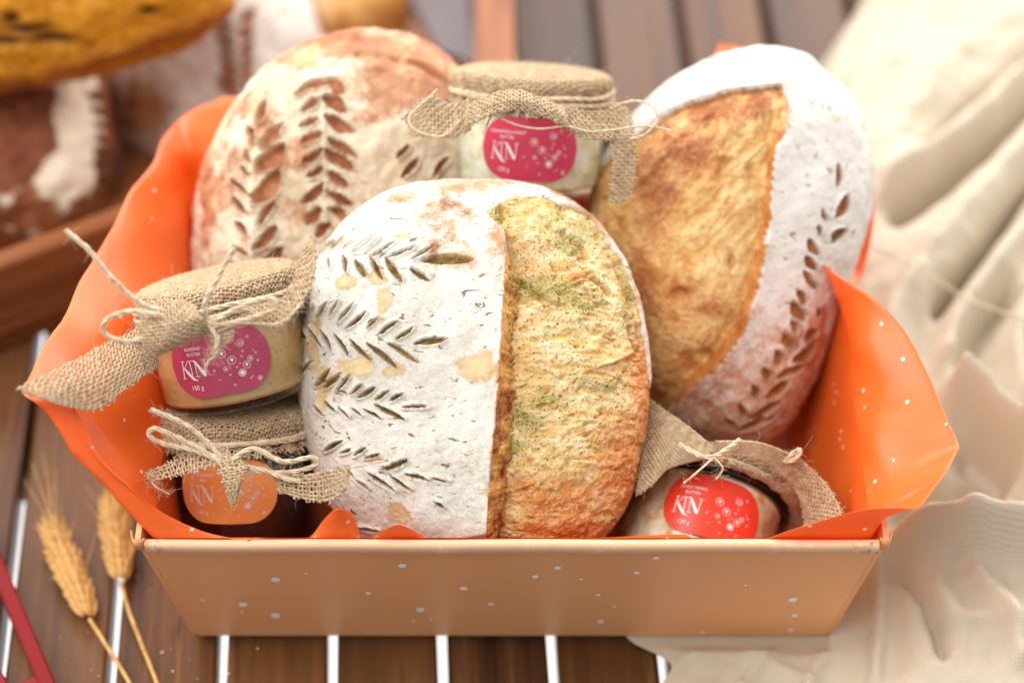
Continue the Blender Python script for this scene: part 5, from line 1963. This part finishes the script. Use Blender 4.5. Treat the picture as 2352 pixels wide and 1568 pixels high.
bow(almond, [[(478, 745, 1.268), (420, 722, 1.262), (330, 700, 1.258), (258, 640, 1.250), (205, 575, 1.244), (150, 528, 1.240)],
             [(478, 745, 1.262), (470, 700, 1.255), (490, 655, 1.250), (515, 610, 1.246), (540, 562, 1.242)],
             [(480, 742, 1.262), (400, 730, 1.256), (300, 715, 1.252), (245, 735, 1.250), (240, 765, 1.252), (290, 785, 1.256), (350, 770, 1.262)],
             [(485, 742, 1.258), (530, 715, 1.256), (590, 690, 1.256), (632, 690, 1.258), (618, 715, 1.258), (560, 735, 1.258), (490, 748, 1.258)],
             [(470, 735, 1.260), (490, 760, 1.258), (500, 785, 1.257), (488, 815, 1.258)],
             [0.0006, (505, 770, 1.258), (498, 810, 1.257), (478, 830, 1.258), (470, 855, 1.259)], [0.0005, (500, 760, 1.258), (560, 742, 1.258), (640, 742, 1.258), (690, 700, 1.26)]], 1, fuzz=90)
bow(jam, [[(522, 1068, 1.288), (470, 1010, 1.285), (420, 972, 1.283), (345, 940, 1.280)],
          [(522, 1068, 1.286), (440, 1020, 1.284), (360, 985, 1.284), (342, 1000, 1.284), (380, 1020, 1.285), (450, 1035, 1.285), (520, 1066, 1.285)],
          [(522, 1066, 1.286), (580, 1030, 1.284), (650, 1060, 1.284), (715, 1050, 1.286), (725, 1068, 1.288), (660, 1085, 1.286), (580, 1080, 1.285), (522, 1070, 1.285)],
          [(522, 1068, 1.286), (600, 1078, 1.284), (660, 1100, 1.283), (690, 1105, 1.284)],
          [(520, 1066, 1.284), (535, 1090, 1.283), (545, 1110, 1.284), (552, 1130, 1.285)],
          [0.0005, (700, 1110, 1.284), (760, 1090, 1.28), (820, 1070, 1.275), (885, 1058, 1.272)], [0.0004, (370, 1085, 1.30), (350, 1110, 1.295), (390, 1135, 1.293)]], 2, fuzz=90)
bow(honey, [[0.0006, (1130, 262, 1.328), (1108, 310, 1.326)], [0.0006, (1060, 270, 1.335), (1020, 312, 1.335), (960, 302, 1.335), (940, 270, 1.335), (985, 225, 1.336), (1005, 205, 1.337)],
            [0.0006, (1130, 260, 1.326), (1180, 285, 1.324), (1240, 296, 1.323), (1300, 290, 1.324), (1350, 302, 1.328), (1400, 300, 1.332), (1480, 290, 1.335), (1540, 300, 1.335)],
            [0.0007, (1420, 240, 1.345), (1460, 232, 1.340), (1500, 245, 1.335), (1508, 280, 1.333), (1480, 310, 1.333), (1445, 320, 1.334)]], 4, fuzz=12)
bow(red_j, [[(1560, 1020, 1.318), (1630, 1050, 1.306), (1700, 1010, 1.318)], [0.0006, (1640, 1050, 1.302), (1600, 1085, 1.298), (1570, 1110, 1.298)],
            [(1800, 1058, 1.335), (1835, 1032, 1.330), (1832, 1050, 1.330), (1805, 1062, 1.335)], [0.0005, (1640, 1050, 1.302), (1660, 1075, 1.299), (1645, 1100, 1.299)]], 6, fuzz=25)


# ================================================================== WHEAT, RED FRAME, CRUMBS
def wheat(base_px, head0, head1, z, seed, label, awn_to):
    r_ = np.random.default_rng(seed)
    pts = [onz(*p, z_) for p, z_ in base_px]
    root = thing('wheat_ear', pts[0] * np.array([1, 1, 0]) + np.array([0, 0, 0.002]), label, 'wheat', 'dried wheat ears on the table')
    h0, h1 = onz(*head0, z), onz(*head1, z + .004)
    V, F = tube_vf(catmull(pts + [h0], 10), 0.00125, 7)
    wpart('stem', V, F, mat_wheat, root)
    ax = h1 - h0
    L = np.linalg.norm(ax)
    ax /= L
    sd_ = np.cross(ax, [0, 0, 1.0])
    sd_ /= np.linalg.norm(sd_)
    upv = np.cross(sd_, ax)
    nk = 11
    # one spikelet mesh shared by all
    prof = [(0, 0), (0.0014, .0018), (0.0021, .0048), (0.0017, .0085), (0.0007, .0118), (0, .0128)]
    Vk, Fk = lathe_vf(prof, 9)
    Vk = Vk * np.array([0.92, 0.92, 1.15])
    kme = mk_mesh('spikelet', Vk, Fk)
    for k in range(nk):
        t = k / nk
        sc_ = 0.75 + 0.5 * math.sin(PI * (t * .85 + .12))
        for j, (a_, b_) in enumerate(((1, .15), (-1, .15), (.15, 1.0), (-.5, .7), (.55, .7))):
            p = h0 + ax * L * (t + (0.03 if j % 2 else 0)) + (sd_ * a_ + upv * b_) * 0.0022
            d = ax + (sd_ * a_ * .45 + upv * (b_ - .2) * .35) + r_.normal(0, .05, 3)
            o = link('spikelet', kme, mat_wheat, root)
            M = Vector(d).to_track_quat('Z', 'Y').to_matrix().to_4x4()
            M.translation = Vector(p - MW[root.name][:3, 3])
            o.matrix_local = M @ Matrix.Scale(sc_, 4)
    parts = []
    for k, (ax_, ay_) in enumerate(awn_to):
        e = onz(ax_, ay_, z + 0.02)
        s0 = h0 + ax * L * r_.uniform(.3, 1.0) + sd_ * r_.normal(0, .002) + upv * .003
        parts.append(tube_vf(catmull([s0, (s0 + e) / 2 + r_.normal(0, .002, 3), e], 8), np.linspace(.00050, .00016, 17), 4))
    for k in range(46):
        s0 = h0 + ax * L * r_.uniform(.1, 1.0) + sd_ * r_.normal(0, .003) + upv * .002
        parts.append(tube_vf([s0, s0 + ax * r_.uniform(.01, .030) + sd_ * r_.normal(0, .0075) + upv * r_.uniform(0, .004)], [.00035, .0001], 4))
    V, F = join_vf(parts)
    wpart('awns', V, F, mat_wheat, root)
    return root


wheat([((330, 1640), .004), ((296, 1565), .004), ((250, 1490), .006)], (205, 1420), (122, 1215), .008, 21, 'golden wheat ear with long bristles nearest the left edge', [(72, 1060), (98, 1040), (128, 1075), (55, 1100)])
wheat([((385, 1640), .004), ((358, 1560), .004), ((318, 1460), .006), ((292, 1390), .007)], (278, 1335), (262, 1160), .008, 22, 'golden wheat ear partly behind the lower left corner of the orange paper', [(245, 1130), (268, 1120), (255, 1100)])

red = thing('red_frame', onz(70, 1500, 0.0) + np.array([0, 0, 0.0005]), 'dark red glossy angular frame cut off by the bottom left corner', 'frame')
RZc = 0.02


def bar(a, b, w, hgt, name):
    a, b = np.asarray(a), np.asarray(b)
    d = b - a
    L = np.linalg.norm(d)
    d /= L
    s_ = np.cross(d, [0, 0, 1])
    s_ /= np.linalg.norm(s_)
    u_ = np.cross(s_, d)
    R = np.stack([s_, d, u_], 1)
    V, F = box_vf((a + b) / 2, (w / 2, L / 2, hgt / 2), 0.0012, R)
    return wpart(name, V, F, mat_red, red, False)


def _z(p, z): return onz(p[0], p[1], z)


bar(_z((-60, 1175), RZc), _z((128, 1620), .008), .0085, .010, 'bar')
bar(_z((-80, 1440), .008), _z((60, 1680), .008), .0085, .010, 'bar')
bar(_z((98, 1565), .0085), _z((20, 1600), .0085), .008, .008, 'cross_bar')
bar(_z((-60, 1175), RZc), _z((-80, 1440), .008), .0085, .010, 'bar')

cp = []
r_ = np.random.default_rng(5)
for (px, py, r) in [(372, 1497, 3.2), (413, 1387, 1.6), (397, 1540, 2.5), (525, 1545, 2.4), (592, 1488, 2.2), (460, 1440, 1.2)] + [(r_.uniform(30, 480), r_.uniform(1180, 1560), r_.uniform(.7, 1.5)) for _ in range(26)]:
    c = onz(px, py, 0.001)
    rr = r / FPX * 1.38
    V, F = box_vf((0, 0, 0), (rr, rr * .8, rr * .7), rr * .5)
    V = V + r_.normal(0, rr * .18, V.shape)
    V[:, 2] -= V[:, 2].min()
    c[2] = 0.0003
    cp.append((V + c, F))
V, F = join_vf(cp)
cr_ = wmesh('bread_crumbs', V, F, mat_crumb, (V[:, 0].mean(), V[:, 1].mean(), 0.0003), False)
tag(cr_, 'tiny pale bread crumbs scattered on the table slats by the wheat', 'crumbs', kind='stuff')
# loose thread on the linen
pts = [(1990, 560, 1.50), (2085, 605, 1.47), (2150, 640, 1.46), (2210, 680, 1.445), (2290, 712, 1.44), (2352, 730, 1.44), (2420, 742, 1.44)]
V, F = tube_vf(catmull([onz(x, y, 0.055) for x, y, d in pts], 8), 0.0007, 5)
th = wmesh('loose_thread', V, F, mat_twine, V.mean(0))
tag(th, 'pale loose thread lying across the linen folds at the right edge', 'thread')
